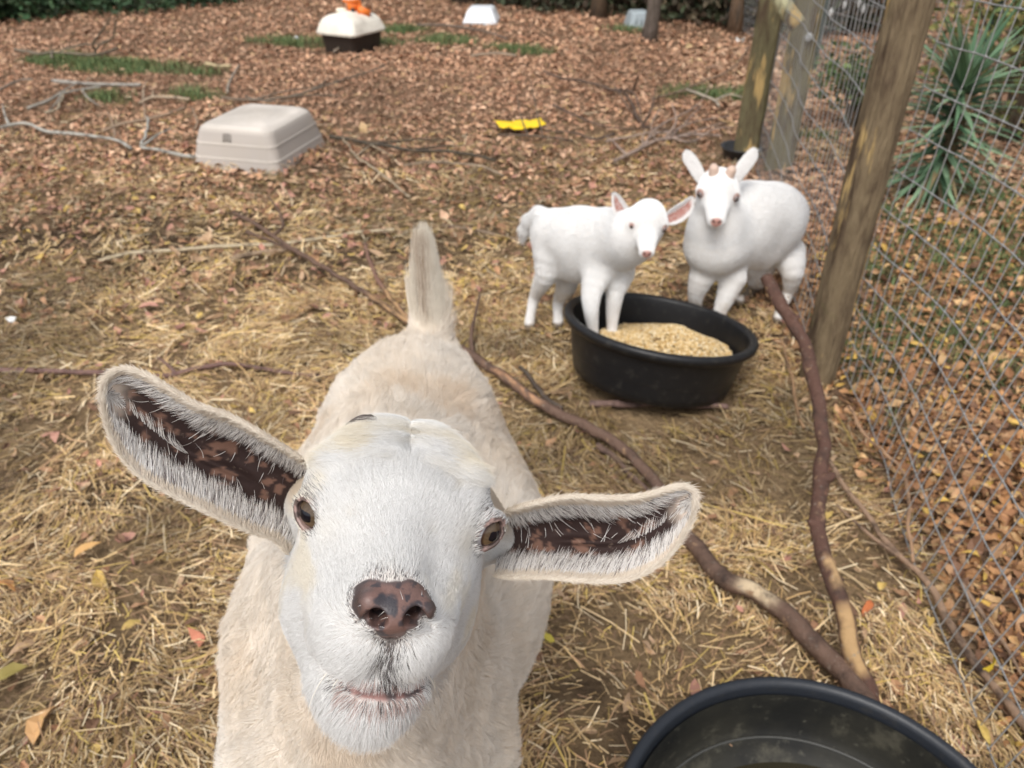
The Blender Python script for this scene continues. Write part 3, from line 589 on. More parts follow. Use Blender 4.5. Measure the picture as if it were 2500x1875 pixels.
if 'sticks' not in SKIP:
    pl = (.36,.22,.11)
    br([(572,515),(620,540),(690,585),(760,630),(830,670),(900,720),(960,755),(1010,785),(1080,820),(1150,858),(1215,905),(1290,960),(1360,1000),(1440,1035),(1510,1085),(1580,1160),(1650,1270),(1715,1370),(1770,1425),(1850,1475),(1930,1530),(2000,1600),(2075,1680),(2150,1790)],
       .008, .020, (.13,.08,.058), 'longest branch, running from behind the goat past the feed tub to the near tub', twigs=[[(665,570),(690,545),(680,512),(655,478)],[(1155,862),(1150,810),(1160,760),(1172,712)],[(1460,1045),(1400,1020),(1360,985)],[(600,560),(660,580),(700,600)]],
       peel=[(.22,.33,pl,(0,-.7,.7)),(.42,.50,(.40,.22,.12),(.3,-.8,.5)),(.80,.845,(.55,.43,.28),(0,-.3,1))], seed=1, z=.032)
    br([(2145,1790,.02),(2115,1710,.03),(2075,1600,.06),(2045,1480,.11),(2010,1380,.13),(1990,1280,.15),(2003,1180,.17),(2008,1080,.20),(1992,960,.24),(1965,850,.27),(1930,770,.30),(1895,710,.33),(1872,672,.35)], .0165, .0165, (.10,.052,.038), 'bent red-brown branch with bark peeled off its lower half, in front of the fence post', peel=[(.12,.24,(.42,.27,.13),(0,-.75,.65)),(.27,.33,(.46,.30,.15),(.2,-.75,.6)),(.36,.39,(.6,.4,.22),(0,-1,0)),(.47,.49,(.4,.2,.12),(0,-1,0))], twigs=[[(2003,1180,.17),(2026,1168,.185),(2034,1160,.19)],[(1990,1290,.15),(1972,1278,.16)],[(1935,780,.30),(1952,768,.31)],[(2030,1440,.12),(2052,1425,.13)]], seed=2)
    br([(890,590),(905,640),(925,690),(960,735),(1010,778)], .007, .009, (.20,.11,.08), 'short forked stick beside the tail of the cream goat', peel=[(.6,.95,pl,(0,-.7,.7))], seed=3, z=.03)
    br([(1270,890),(1300,930),(1340,968),(1375,990)], .006, .008, DARKB, 'short dark stick between the cream goat and the feed tub', seed=4, z=.03)
    br([(1460,1080),(1500,1120),(1545,1165),(1580,1200)], .009, .006, (.14,.09,.07), 'thin stick lying alongside the longest branch below the feed tub', seed=5)
    br([(0,905),(140,908),(290,915),(400,925),(480,908),(560,895),(640,905),(740,918),(800,922)], .008, .006, (.17,.10,.085), 'long thin red-brown stick lying behind the left ear of the cream goat', twigs=[[(430,918),(410,895),(385,875)]], seed=6)
    br([(245,640),(330,620),(430,612),(520,600),(620,592),(700,588),(860,568),(960,560)], .008, .007, PALE, 'long straight straw-coloured stick in the middle of the yard', seed=7)
    br([(560,628),(620,612),(660,606),(720,602)], .012, .008, (.28,.20,.13), 'short thick stick just below the long straw-coloured stick', seed=8)
    br([(0,310),(60,300),(110,318),(180,326),(240,332),(290,345),(318,362)], .012, .010, (.44,.42,.37), 'pale grey branch at the far left of the yard', twigs=[[(20,300),(12,280),(5,255)]], seed=9, group=None)
    br([(478,385),(440,380),(400,372),(350,362),(346,352),(358,325),(362,300),(360,285)], .012, .008, (.44,.42,.37), 'pale grey forked branch touching the tan kennel top', twigs=[[(352,355),(390,330),(420,318)]], seed=10)
    br([(250,318),(300,305),(360,292),(410,280),(455,268)], .012, .008, (.40,.29,.20), 'light brown stick behind the pale forked branch', twigs=[[(355,290),(352,265),(348,240)],[(280,330),(275,300),(262,268)],[(478,320),(482,300),(470,268)]], seed=11)
    br([(130,205),(220,212),(290,212),(345,213)], .016, .014, (.36,.33,.29), 'broken grey log end behind the left stick pile', seed=12)
    br([(65,260),(110,248),(150,232),(200,222),(250,218)], .014, .008, (.36,.33,.28), 'grey branch curving beneath the broken log end', twigs=[[(150,232),(140,250),(115,270)],[(200,222),(215,240),(240,255)],[(130,238),(170,218),(200,205)]], seed=13)
    br([(110,272),(140,262),(150,245),(155,230)], .010, .006, (.50,.42,.30), 'short curved yellowish stick left of the forked pale branch', seed=14)
    br([(0,218),(25,205),(55,196),(80,196)], .009, .007, GREY, 'grey curved stick at the left border above the pale branch', seed=15)
    br([(340,248),(375,238),(420,240),(465,246)], .014, .01, (.44,.34,.24), 'light brown branch lying beyond the kennel top', twigs=[[(350,245),(352,225),(360,205)],[(370,240),(376,225)]], seed=16)
    br([(42,128),(75,136),(100,140),(140,136),(190,138),(240,135),(290,125)], .016, .012, (.22,.18,.13), 'dark fallen branch at the edge of the left grass patch', twigs=[[(130,150),(128,135),(140,122)],[(230,135,.03),(245,112,.10),(275,95,.18),(283,60,.3),(290,25,.42)],[(150,130,.02),(200,118,.06),(240,110,.12)],[(235,130,.03),(228,110,.16),(262,60,.33),(275,40,.45)]], seed=17)
    br([(555,95+132),(560,200),(572,175),(582,158)], .011, .008, (.36,.31,.25), 'thin upright-looking grey stick between the kennel top and the grass patch', seed=18)
    br([(500,155),(530,157),(562,157)], .017, .017, (.58,.46,.27), 'short cut piece of yellowish wood at the end of the grass patch', seed=19, name='cut_wood')
    br([(805,335),(850,340),(900,352),(950,358),(1010,370),(1080,372),(1150,378),(1210,388)], .014, .008, (.085,.07,.05), 'dark branch right of the tan kennel top', twigs=[[(905,352),(960,346),(1030,342),(1100,348)],[(1010,368),(1060,360),(1130,358)]], seed=20)
    br([(985,410),(1050,398),(1120,400),(1180,405),(1230,420)], .008, .007, (.34,.26,.18), 'thin tan stick below the dark branch', seed=21)
    br([(835,335),(870,385),(910,415),(950,445),(1000,480)], .006, .007, (.40,.32,.22), 'thin pale stick running down from the dark branch', twigs=[[(870,385),(900,360),(925,345)],[(905,355),(960,385)]], seed=22)
    br([(540,245),(620,248),(700,243),(760,225),(830,200),(890,180),(940,165)], .010, .007, (.20,.16,.12), 'long dark twiggy branch behind the tan kennel top', twigs=[[(620,248),(700,228),(770,215),(830,205)],[(700,243),(760,235),(830,236)],[(760,225),(790,205),(800,190)],[(600,240),(650,250),(720,252)]], seed=23)
    br([(815,130),(850,105),(885,82,.05)], .012, .010, (.36,.29,.22), 'stick propped against the brown base of the kennel', seed=24)
    br([(1500,392),(1530,378),(1570,360),(1600,348),(1650,338),(1700,330),(1760,335)], .014, .008, (.36,.27,.22), 'main pale branch of the brush beside the corner posts', twigs=[[(1575,358),(1590,330),(1620,305),(1660,285),(1700,262),(1722,235),(1735,205)],[(1572,360,.02),(1568,340,.06),(1575,318,.10)],[(1625,345),(1660,315),(1690,285),(1712,262)],[(1650,338),(1700,322),(1770,305)],[(1560,362),(1600,330),(1640,322),(1700,300),(1780,290)],[(1600,348,.02),(1590,310,.1),(1610,270,.18)],[(1640,340),(1690,345),(1740,322),(1790,318)],[(1530,378),(1500,350),(1480,335)],[(1620,345,.02),(1650,300,.1),(1640,255,.15)],[(1480,345),(1540,335),(1600,325),(1650,330)]], seed=25)
    br([(1678,225),(1710,235),(1745,250),(1755,265)], .012, .009, (.50,.43,.34), 'short light stick on the green patch beside the corner posts', twigs=[[(1745,250),(1780,235),(1815,242)]], seed=26)
    br([(1325,175),(1370,195),(1420,208),(1480,222),(1530,240),(1560,300)], .009, .010, (.13,.09,.07), 'dark twiggy branch behind the two kids', twigs=[[(1480,222,.0),(1540,232,.08),(1560,265,.12),(1568,318,.04)],[(1540,240,.05),(1552,210,.14),(1556,192,.2)],[(1500,330),(1450,340),(1400,325),(1330,318)],[(1568,315),(1620,318),(1700,345)],[(1350,260),(1400,280),(1470,310),(1550,320)],[(1560,300,.03),(1530,262,.12),(1500,215,.2)],[(1568,310,.03),(1590,270,.12),(1600,220,.2)]], seed=27)
    br([(1215,325),(1300,328),(1360,335),(1400,340)], .007, .006, (.15,.11,.08), 'thin dark stick across the yellow scrap', twigs=[[(1325,330,.02),(1310,270,.1),(1295,200,.22)],[(1290,330,.02),(1272,280,.1),(1262,230,.18)]], seed=28)
    br([(1960,640),(1965,620),(1950,560),(1935,520)], .004, .005, (.30,.2,.13), 'thin twig hanging near the foot of the near post', z=.02, seed=29)
    br([(1908,820),(1925,880),(1940,940),(1948,1000),(1960,1040)], .004, .004, (.36,.22,.12), 'thin reddish twig standing in front of the near post base', seed=30, z=.04)
    br([(2072,985),(2105,1050),(2160,1110),(2200,1150),(2212,1230),(2222,1380)], .0045, .004, (.36,.22,.13), 'thin bent vine crossing the foot of the fence', seed=31, z=.05)
    br([(2020,1120),(2080,1230),(2150,1310),(2215,1380),(2280,1450),(2340,1560),(2430,1680),(2520,1800)], .0055, .0085, (.29,.19,.125), 'long thin stick lying along the bottom of the fence', twigs=[[(2215,1380),(2130,1320),(2040,1240)],[(2340,1420),(2400,1500),(2450,1570),(2490,1650)]], seed=32, z=.03)
    br([(1440,980),(1520,985),(1600,982),(1680,985),(1780,990)], .011, .007, (.19,.12,.10), 'brown stick lying against the front of the feed tub', seed=33, z=.01)
    br([(1080,545),(1160,565),(1230,580),(1290,600)], .006, .006, (.22,.16,.11), 'thin dark stick behind the raised tail', seed=34)
    br([(1020,60),(1100,66),(1180,78),(1240,92)], .014, .008, (.19,.15,.12), 'low grey branch in front of the white shelter', seed=35)
    br([(1150,138),(1210,130),(1260,134)], .012, .010, (.42,.33,.24), 'pale stick in the leaves below the white shelter', seed=36)
    br([(1590,250),(1650,232),(1720,200),(1790,170),(1830,110)], .008, .006, (.24,.17,.12), 'thin brown branch rising toward the left corner post', twigs=[[(1650,232),(1700,225),(1770,215)]], seed=37)
# ------------------------------------------------------------------ small scraps
def scrap(name, px, py, size, col, label, cat, seed, m=None, flat=.25, z=.02, wide=1.0, curl=1):
    r = np.random.default_rng(seed); g = G(px, py, z); g[2] += gz(g[0], g[1])[0]; a, f, c = leaves_mesh(g[None], np.array([size]), np.array([col]), r, flat, curl)
    a = (a-g)*[wide,1,1]+g; o = mesh(name, a, f, m or M_leaf, smooth=False, col=c); md = o.modifiers.new('thick', 'SOLIDIFY'); md.thickness = .0012; return tag(o, label, cat)
M_paper = mat('thin_plastic', None, .35, spec=.4)
if 'things' not in SKIP:
    b = MB(); c = G(1268, 318, .0); r = np.random.default_rng(2); u = np.linspace(-1, 1, 16); U_, V_ = np.meshgrid(u, u, indexing='ij'); Q = np.column_stack([U_.ravel()*.145, V_.ravel()*.085])
    Zc = .018+.03*fbm(Q, 22, 3, 3)+.016*np.abs(U_.ravel())**3; e = np.maximum(np.abs(U_), np.abs(V_)).ravel(); Q *= (1-.14*fbm(Q, 30, 6)*(e > .8))[:,None]
    i = np.arange(15)[:,None]*16; j = np.arange(15)[None,:]; o = mesh('plastic_sheet', np.column_stack([Q, Zc])@np.array([[.97,.2,0],[-.2,.97,0],[0,0,1]])+c, np.stack([i+j, i+16+j, i+17+j, i+j+1], -1).reshape(-1,4), mat('yellow_plastic', (.90,.62,.02), .4, attr=False), None)
    md = o.modifiers.new('thick', 'SOLIDIFY'); md.thickness = .003; tag(o, 'crumpled bright yellow plastic sheet lying in the leaves', 'plastic sheet')
    scrap('feather_tuft', 32, 782, .045, (.80,.80,.78), 'white scrap in the straw at the left edge', 'scrap', 5, M_paper, .6)
    scrap('leaf', 1336, 1578, .032, (.55,.45,.07), 'small yellow leaf in the straw right of the goat', 'leaf', 12, z=.03, flat=.5)
    scrap('leaf', 208, 1330, .060, (.52,.31,.12), 'curled tan leaf in the straw below the left ear', 'leaf', 15, z=.03)
    scrap('leaf', 12, 1640, .07, (.33,.27,.09), 'yellow-green leaf at the lower left edge', 'leaf', 18, z=.03)
    scrap('leaf', 100, 1755, .075, (.46,.27,.12), 'pointed light brown leaf near the lower left corner', 'leaf', 28, z=.02)
    scrap('leaf', 485, 1565, .055, (.46,.18,.11), 'pinkish red leaf in the straw left of the goat chest', 'leaf', 23, z=.02)
    scrap('leaf', 8, 1420, .06, (.48,.24,.09), 'orange-brown leaf at the left edge above the yellow-green leaf', 'leaf', 33, z=.02)
    scrap('leaf', 2115, 1490, .045, (.55,.17,.06), 'narrow orange-red leaf right of the peeled branch', 'leaf', 36, z=.02)
    scrap('leaf', 2420, 1620, .05, (.70,.50,.04), 'bright yellow leaf caught by the fence wire', 'leaf', 41, z=.04, flat=.8)
    scrap('leaf', 2395, 1795, .05, (.55,.40,.12), 'mustard leaf at the fence foot near the lower right corner', 'leaf', 44, z=.02)
    scrap('leaf', 130, 1195, .045, (.36,.19,.12), 'brown leaf in the straw under the left ear tip', 'leaf', 47, z=.02)
    scrap('bottle_scrap', 1808, 96, .10, (.78,.80,.78), 'white scrap in the leaves left of the corner posts', 'scrap', 51, M_paper, .2)
    scrap('bottle_scrap', 722, 97, .08, (.78,.80,.82), 'white scrap on the grass left of the kennel', 'scrap', 52, M_paper, .3)
# ------------------------------------------------------------------ soft bodies: distance fields meshed as one continuous skin
def s_ell(P, c, r, R=None):
    q = P-np.asarray(c)
    if R is not None: q = q@np.asarray(R)
    r = np.asarray(r, float); k0 = np.linalg.norm(q/r, axis=1); k1 = np.linalg.norm(q/(r*r), axis=1)+1e-9
    return k0*(k0-1)/k1
def s_cone(P, a, b, ra, rb):
    a, b = np.asarray(a, float), np.asarray(b, float); ba = b-a; q = P-a
    h = np.clip(q@ba/(ba@ba), 0, 1)
    return np.linalg.norm(q-h[:,None]*ba, axis=1)-(ra+(rb-ra)*h)
def s_chain(P, pts, rs, k=.0):
    d = None
    for i in range(len(pts)-1):
        e = s_cone(P, pts[i], pts[i+1], rs[i], rs[i+1]); d = e if d is None else (smin(d, e, k) if k else np.minimum(d, e))
    return d
def smin(a, b, k):
    h = np.clip(.5+.5*(b-a)/k, 0, 1); return b+(a-b)*h-k*h*(1-h)
def smax(a, b, k): return -smin(-a, -b, k)

def nets(f, lo, hi, h, cs=4):
    lo = np.array(lo, float); n = (np.ceil((np.array(hi)-lo)/(h*cs)).astype(int))
    gx = [lo[i]+np.arange(n[i]+1)*h*cs for i in range(3)]
    C = np.stack(np.meshgrid(*gx, indexing='ij'), -1).reshape(-1, 3)
    dc = np.concatenate([f(c) for c in np.array_split(C, max(1, len(C)//200000))]).reshape(n+1)
    near = np.abs(dc) < h*cs*2.2
    cell = np.zeros(n, bool)
    for a in (0, 1):
        for b in (0, 1):
            for c in (0, 1): cell |= near[a:n[0]+a, b:n[1]+b, c:n[2]+c]
    N = n*cs
    fm = np.zeros(N+1, bool)
    up = np.repeat(np.repeat(np.repeat(cell, cs, 0), cs, 1), cs, 2)
    for a in (0, 1):
        for b in (0, 1):
            for c in (0, 1): fm[a:N[0]+a, b:N[1]+b, c:N[2]+c] |= up
    val = np.repeat(np.repeat(np.repeat(dc, cs, 0), cs, 1), cs, 2)[:N[0]+1, :N[1]+1, :N[2]+1].astype(np.float32)
    ii = np.argwhere(fm); P = lo+ii*h
    val[fm] = np.concatenate([f(c) for c in np.array_split(P, max(1, len(P)//200000))])
    s = val < 0
    cnt = np.zeros(N, np.int8)
    for a in (0, 1):
        for b in (0, 1):
            for c in (0, 1): cnt += s[a:N[0]+a, b:N[1]+b, c:N[2]+c]
    act = (cnt > 0) & (cnt < 8)
    ai = np.argwhere(act); vid = np.full(N, -1, np.int32); vid[act] = np.arange(len(ai))
    acc = np.zeros((len(ai), 3)); num = np.zeros(len(ai))
    cor = [(a, b, c) for a in (0, 1) for b in (0, 1) for c in (0, 1)]
    for p in cor:
        for ax in range(3):
            if p[ax]: continue
            q = list(p); q[ax] = 1
            v0 = val[ai[:,0]+p[0], ai[:,1]+p[1], ai[:,2]+p[2]]; v1 = val[ai[:,0]+q[0], ai[:,1]+q[1], ai[:,2]+q[2]]
            m = (v0 < 0) != (v1 < 0); t = np.where(m, v0/np.where(m, v0-v1, 1), 0)
            pt = np.array(p, float)+0*acc; pt[:,ax] = t
            acc += pt*m[:,None]; num += m
    V = lo+(ai+acc/num[:,None])*h
    F = []
    for ax in range(3):
        b, c = (ax+1) % 3, (ax+2) % 3
        sl0 = [slice(None)]*3; sl1 = [slice(None)]*3; sl0[ax] = slice(0, N[ax]); sl1[ax] = slice(1, N[ax]+1)
        for k in (b, c): sl0[k] = slice(1, N[k]); sl1[k] = slice(1, N[k])
        s0, s1 = s[tuple(sl0)], s[tuple(sl1)]
        e = np.argwhere(s0 != s1); flip = s0[tuple(e.T)]
        e2 = e.copy(); e2[:, [b, c]] += 1
        def vv(db, dc_):
            g = e2.copy(); g[:,b] += db; g[:,c] += dc_; return vid[tuple(g.T)]
        q = np.stack([vv(-1,-1), vv(0,-1), vv(0,0), vv(-1,0)], 1)
        q[~flip] = q[~flip][:, ::-1]; F.append(q)
    F = np.concatenate(F); F = F[(F >= 0).all(1)]
    return V, F
def grad(f, V, e=4e-4):
    K = np.array([[1,-1,-1],[-1,-1,1],[-1,1,-1],[1,1,1]], float); g = 0
    for k in K: g = g+k*f(V+k*e)[:,None]
    return g/(4*e)
def project(f, V, it=2, cap=.003):
    for _ in range(it):
        V2 = []
        for c in np.array_split(V, max(1, len(V)//200000)):
            g = grad(f, c); st = f(c)[:,None]*g/((g*g).sum(1)[:,None]+1e-6)
            l = np.linalg.norm(st, axis=1)[:,None]; V2.append(c-st*np.minimum(1, cap/(l+1e-12)))
        V = np.concatenate(V2)
    return V
def refine(V, F, f, regions):            # regions: list of masks (point -> bool) subdivided one after another
    me = bpy.data.meshes.new('tmp'); me.from_pydata(V.tolist(), [], F.tolist()); bm = bmesh.new(); bm.from_mesh(me)
    for reg in regions:
        bm.faces.ensure_lookup_table()
        c = np.array([x.calc_center_median()[:] for x in bm.faces]); m = reg(c)
        ed = {e for k in np.nonzero(m)[0] for e in bm.faces[k].edges}
        bmesh.ops.subdivide_edges(bm, edges=list(ed), cuts=1, use_grid_fill=True)
        bm.verts.ensure_lookup_table()
        P = project(f, np.array([v.co[:] for v in bm.verts]), 2)
        for v, p in zip(bm.verts, P): v.co = p
    bmesh.ops.triangulate(bm, faces=[x for x in bm.faces if len(x.verts) > 4])
    bm.verts.index_update()
    V = np.array([v.co[:] for v in bm.verts]); Q = [[v.index for v in x.verts] for x in bm.faces if len(x.verts) == 4]
    T = [[v.index for v in x.verts] for x in bm.faces if len(x.verts) == 3]
    bm.free(); bpy.data.meshes.remove(me)
    return V, [np.array(Q).reshape(-1, 4), np.array(T).reshape(-1, 3)]
def trace(f, px, py, d0, d1, n=500):      # first surface met along the view ray through a picture point
    t = np.linspace(d0, d1, n); P = np.array([D(px, py, x) for x in t]); v = f(P); i = np.nonzero(v < 0)[0]
    return P[i[0]] if len(i) else P[np.argmin(v)]

# ------------------------------------------------------------------ hair
def fur(name, parent, m, roots, norms, flow, length, lift, color, radius, K=4, wave=0.0, clump=0.0, nclump=0, seed=1, tip=.15, jit=.16, proj=1.0):
    r = np.random.default_rng(seed); n = len(roots); L = np.broadcast_to(length, (n,))*r.uniform(.7, 1.25, n)
    fl = flow-norms*((flow*norms).sum(1)*proj)[:,None]; fl /= np.linalg.norm(fl, axis=1)[:,None]+1e-9
    j = r.normal(0, 1, (n, 3)); j -= norms*(j*norms).sum(1)[:,None]
    t = np.linspace(0, 1, K)
    lf = np.broadcast_to(lift, (n,))*r.uniform(.6, 1.4, n)
    P = np.zeros((n, K, 3))
    w1 = np.stack([vn(roots, 60, 5+i+seed) for i in range(3)], 1)-.5
    for k, s in enumerate(t):
        P[:,k] = roots + L[:,None]*(fl*s*.95 + norms*(lf*s*(1-.45*s))[:,None] + j*np.broadcast_to(jit, (n,))[:,None]*s + w1*2*wave*s*s)
    if nclump:
        ci = r.choice(n, min(nclump, n), replace=False); kd = kdtree.KDTree(len(ci))
        for q, i in enumerate(ci): kd.insert(roots[i], q)
        kd.balance(); near = np.array([kd.find(p)[1] for p in roots])
        G_ = ci[near]; cl = np.broadcast_to(clump, (n,))
        for k, s in enumerate(t): P[:,k] += (P[G_,k]-P[:,k])*(cl*s**1.3)[:,None]*.85
    cu = bpy.data.hair_curves.new(name); cu.add_curves([K]*n)
    cu.position_data.foreach_set('vector', P.astype(np.float32).ravel())
    ra = cu.attributes.new('radius', 'FLOAT', 'POINT')
    ra.data.foreach_set('value', (np.broadcast_to(radius, (n,))[:,None]*(1-(1-tip)*t[None,:]**1.5)).astype(np.float32).ravel())
    ca = cu.attributes.new('Col', 'FLOAT_COLOR', 'CURVE')
    ca.data.foreach_set('color', np.column_stack([color, np.ones(n)]).astype(np.float32).ravel())
    cu.materials.append(m)
    return link(name, cu, parent)
def scatter(V, F, count, dens, seed=3):
    """roots and normals on a mesh, dens(P, N) a relative density"""
    r = np.random.default_rng(seed)
    Fs = F if isinstance(F, list) else [F]
    T = np.concatenate([f if f.shape[1] == 3 else np.concatenate([f[:, [0,1,2]], f[:, [0,2,3]]]) for f in Fs if len(f)])
    a, b, c = V[T[:,0]], V[T[:,1]], V[T[:,2]]; n = np.cross(b-a, c-a); ar = np.linalg.norm(n, axis=1)+1e-15
    NV = np.zeros_like(V)
    for k in range(3): np.add.at(NV, T[:,k], n)
    NV /= np.linalg.norm(NV, axis=1)[:,None]+1e-15
    w = ar*dens((a+b+c)/3, n/ar[:,None]); w /= w.sum()
    i = r.choice(len(T), count, p=w); u, v = r.random(count), r.random(count); s = u+v > 1; u[s], v[s] = 1-u[s], 1-v[s]
    u, v = u[:,None], v[:,None]
    P = a[i]*(1-u-v)+b[i]*u+c[i]*v; N = NV[T[i,0]]*(1-u-v)+NV[T[i,1]]*u+NV[T[i,2]]*v
    return P, N/(np.linalg.norm(N, axis=1)[:,None]+1e-15)
CAMP = np.array([0, 0, CAM_H])
def facing(P, N, back=.25):              # fewer hairs where nobody near the camera could see them
    v = CAMP-P; v /= np.linalg.norm(v, axis=1)[:,None]; return back+(1-back)*sst(-.35, .1, (v*N).sum(1))
# ------------------------------------------------------------------ the cream goat in front of the camera
M_skin = mat('goat_skin', None, .75, noise=[(140, (.35,.26,.2), .62, .95)], bump=(400, .3, .001), spec=.25)
M_fur = mat('goat_fur', None, .8, spec=.12)
M_eye = mat('eye', None, .05, spec=.35, coat=.15)
M_horn = mat('horn', (1,1,1), .5, bump=(90, .6, .003, (1,1,6)))
M_nose = mat('nose_skin', None, .42, bump=(900, .35, .0008), spec=.45)

CR, CU, CB = np.array([1.,0,0]), np.array([0,SP,CP]), np.array([0,-CP,SP])
HO = D(978, 1275, .53)
_nz = D(965, 1500, .425)-HO; HZ = _nz/np.linalg.norm(_nz)
_x = math.cos(.175)*CR-math.sin(.175)*CU; _x = _x-HZ*(_x@HZ); HX = _x/np.linalg.norm(_x); HY = np.cross(HZ, HX)
HM = np.column_stack([HX, HY, HZ])
def to_h(P): return (P-HO)@HM*100
def from_h(L): return HO+np.asarray(L, float)*.01@HM.T
EYE_R = 1.34
EYES = [np.array([-5.55, -.05, -.75]), np.array([5.75, -.2, -.9])]
GAZE = [np.array([-.50, .02, .87]), np.array([.52, .0, .86])]
GAZE = [g/np.linalg.norm(g) for g in GAZE]

def head0(L):                            # the plain head, centimetres, muzzle along +z
    x, y, z = L.T; x = x+.34+.42*sst(-2, -8, y); S = np.column_stack([np.abs(x), y, z])
    Q = np.column_stack([x, y, z])
    d = s_ell(Q, (0,.6,-4.5), (5.8,4.4,6.5))
    d = smin(d, s_ell(Q, (0,.5,-1.2), (5.6,3.0,4.6)), 1.5)
    d = smin(d, s_cone(Q, (0,-1.8,-1.5), (0,-2.0,6.6), 4.7, 2.8), 2.6)
    d = smin(d, s_ell(S, (2.7,-3.9,2.6), (2.3,3.3,4.4)), 1.8)
    d = smin(d, s_cone(Q, (0,.8,1), (0,-.2,8.0), 1.9, 1.5), 1.2)             # nasal bridge
    d = smin(d, s_ell(S, (4.4,.4,-2.1), (2.2,2.7,2.6)), 1.2)
    d = smin(d, s_ell(S, (3.7,2.3,-2.8), (1.9,1.5,2.2)), 1.0)                   # brow and orbit
    d = smin(d, s_ell(S, (3.25,-5.2,-1.8), (3.0,5.0,5.2)), 1.8)               # cheek
    d = smin(d, s_cone(S, (2.75,-7.2,-.6), (1.25,-8.0,4.8), 3.6, 2.8), 2.0)    # lower jaw
    d = smin(d, s_ell(Q, (0,2.3,-5.0), (4.4,1.8,3.0)), 1.0)
    d = smin(d, s_ell(S, (2.0,3.0,-4.2), (1.9,1.2,2.2)), .8)                   # the two tufts of the crown
    d = smin(d, s_ell(S, (1.6,-3.7,7.2), (2.15,2.15,2.8)), 2.2)                # upper lip
    d = smin(d, s_ell(Q, (0,-.75,9.1), (2.35,1.45,1.9)), 1.0)                  # nose pad
    d = smin(d, s_ell(Q, (0,-8.3,6.4), (2.8,3.2,3.1)), 1.5)                   # chin
    return d
def on_head(px, py): return to_h(trace(lambda P: head0(to_h(P))*.01, px, py, .36, .7))
MOUTH = [on_head(*p) for p in [(782,1618),(800,1645),(842,1672),(890,1690),(945,1697),(1000,1690),(1044,1668),(1074,1642),(1086,1622)]]
PHIL = [on_head(*p) for p in [(955,1560),(950,1600),(948,1650),(947,1690)]]
NOS_L = [on_head(*p) for p in [(922,1516),(916,1508),(898,1512),(880,1526)]]
NOS_R = [on_head(*p) for p in [(1008,1513),(1018,1507),(1036,1516),(1050,1532)]]
ALAR = [on_head(902,1474), on_head(1038,1496)]
SLATES = [(on_head(944,1482), .52), (on_head(930,1466), .35), (on_head(1003,1496), .48), (on_head(1022,1482), .3), (on_head(950,1572), .35), (on_head(990,1560), .2)]
NOSE_C = on_head(964, 1490)
def head(L):
    d = head0(L)
    for c, g, sd in zip(EYES, GAZE, (-1, 1)):
        d = smin(d, np.linalg.norm(L-c, axis=1)-(EYE_R+.26), .7)
        up = np.array([0,1.,0]); up = up-g*(up@g); up /= np.linalg.norm(up); si = np.cross(up, g)
        ring = [c+g*.75+si*1.42*math.cos(t)+up*(1.24 if math.sin(t) > 0 else 1.32)*math.sin(t) for t in np.linspace(0, 2*math.pi, 13)]
        d = smin(d, s_chain(L, ring, [.17,.24,.33,.38,.33,.24,.17,.14,.14,.14,.14,.14,.17]), .4)
        q = L-c; u = q@si; v = q@up; w = q@g
        hole = np.sqrt((u/1.16)**2+((v+.12*u*(-sd))/np.where(v > 0, .92, 1.04))**2)-1; hole = np.maximum(hole*1.1, -(w-.1))
        tear = s_chain(L, [c+g*1.15+si*.9*(-sd)*1-up*.25, c+g*.95-si*sd*1.55-up*.55], [.3,.1])
        d = smax(d, -hole, .14); d = smax(d, -tear, .12)
    for a in ALAR: d = smin(d, np.linalg.norm(L-a+[0,0,.28], axis=1)-.62, .5)  # wings of the nostrils
    for nn in (NOS_L, NOS_R):
        bk = [p+np.array([0,0,-.25*i*0-.1]) for i, p in enumerate(nn)]
        d = smax(d, -s_chain(L, [nn[0]+np.array([0,0,-1.5]), nn[0], nn[1]], [.45,.56,.46]), .2)
        d = smax(d, -s_chain(L, bk[1:], [.40,.30,.16]), .25)
    d = smax(d, -(s_chain(L, PHIL, [.1,.09,.09,.13])), .22)
    d = smax(d, -(s_chain(L, MOUTH, [.26,.30,.32,.30,.28,.30,.32,.30,.26])), .5)
    lip = [p+np.array([0,-.50,-.05]) for p in MOUTH[2:7]]
    d = smin(d, s_chain(L, lip, [.12,.28,.36,.28,.12])+.05, .35)
    return d
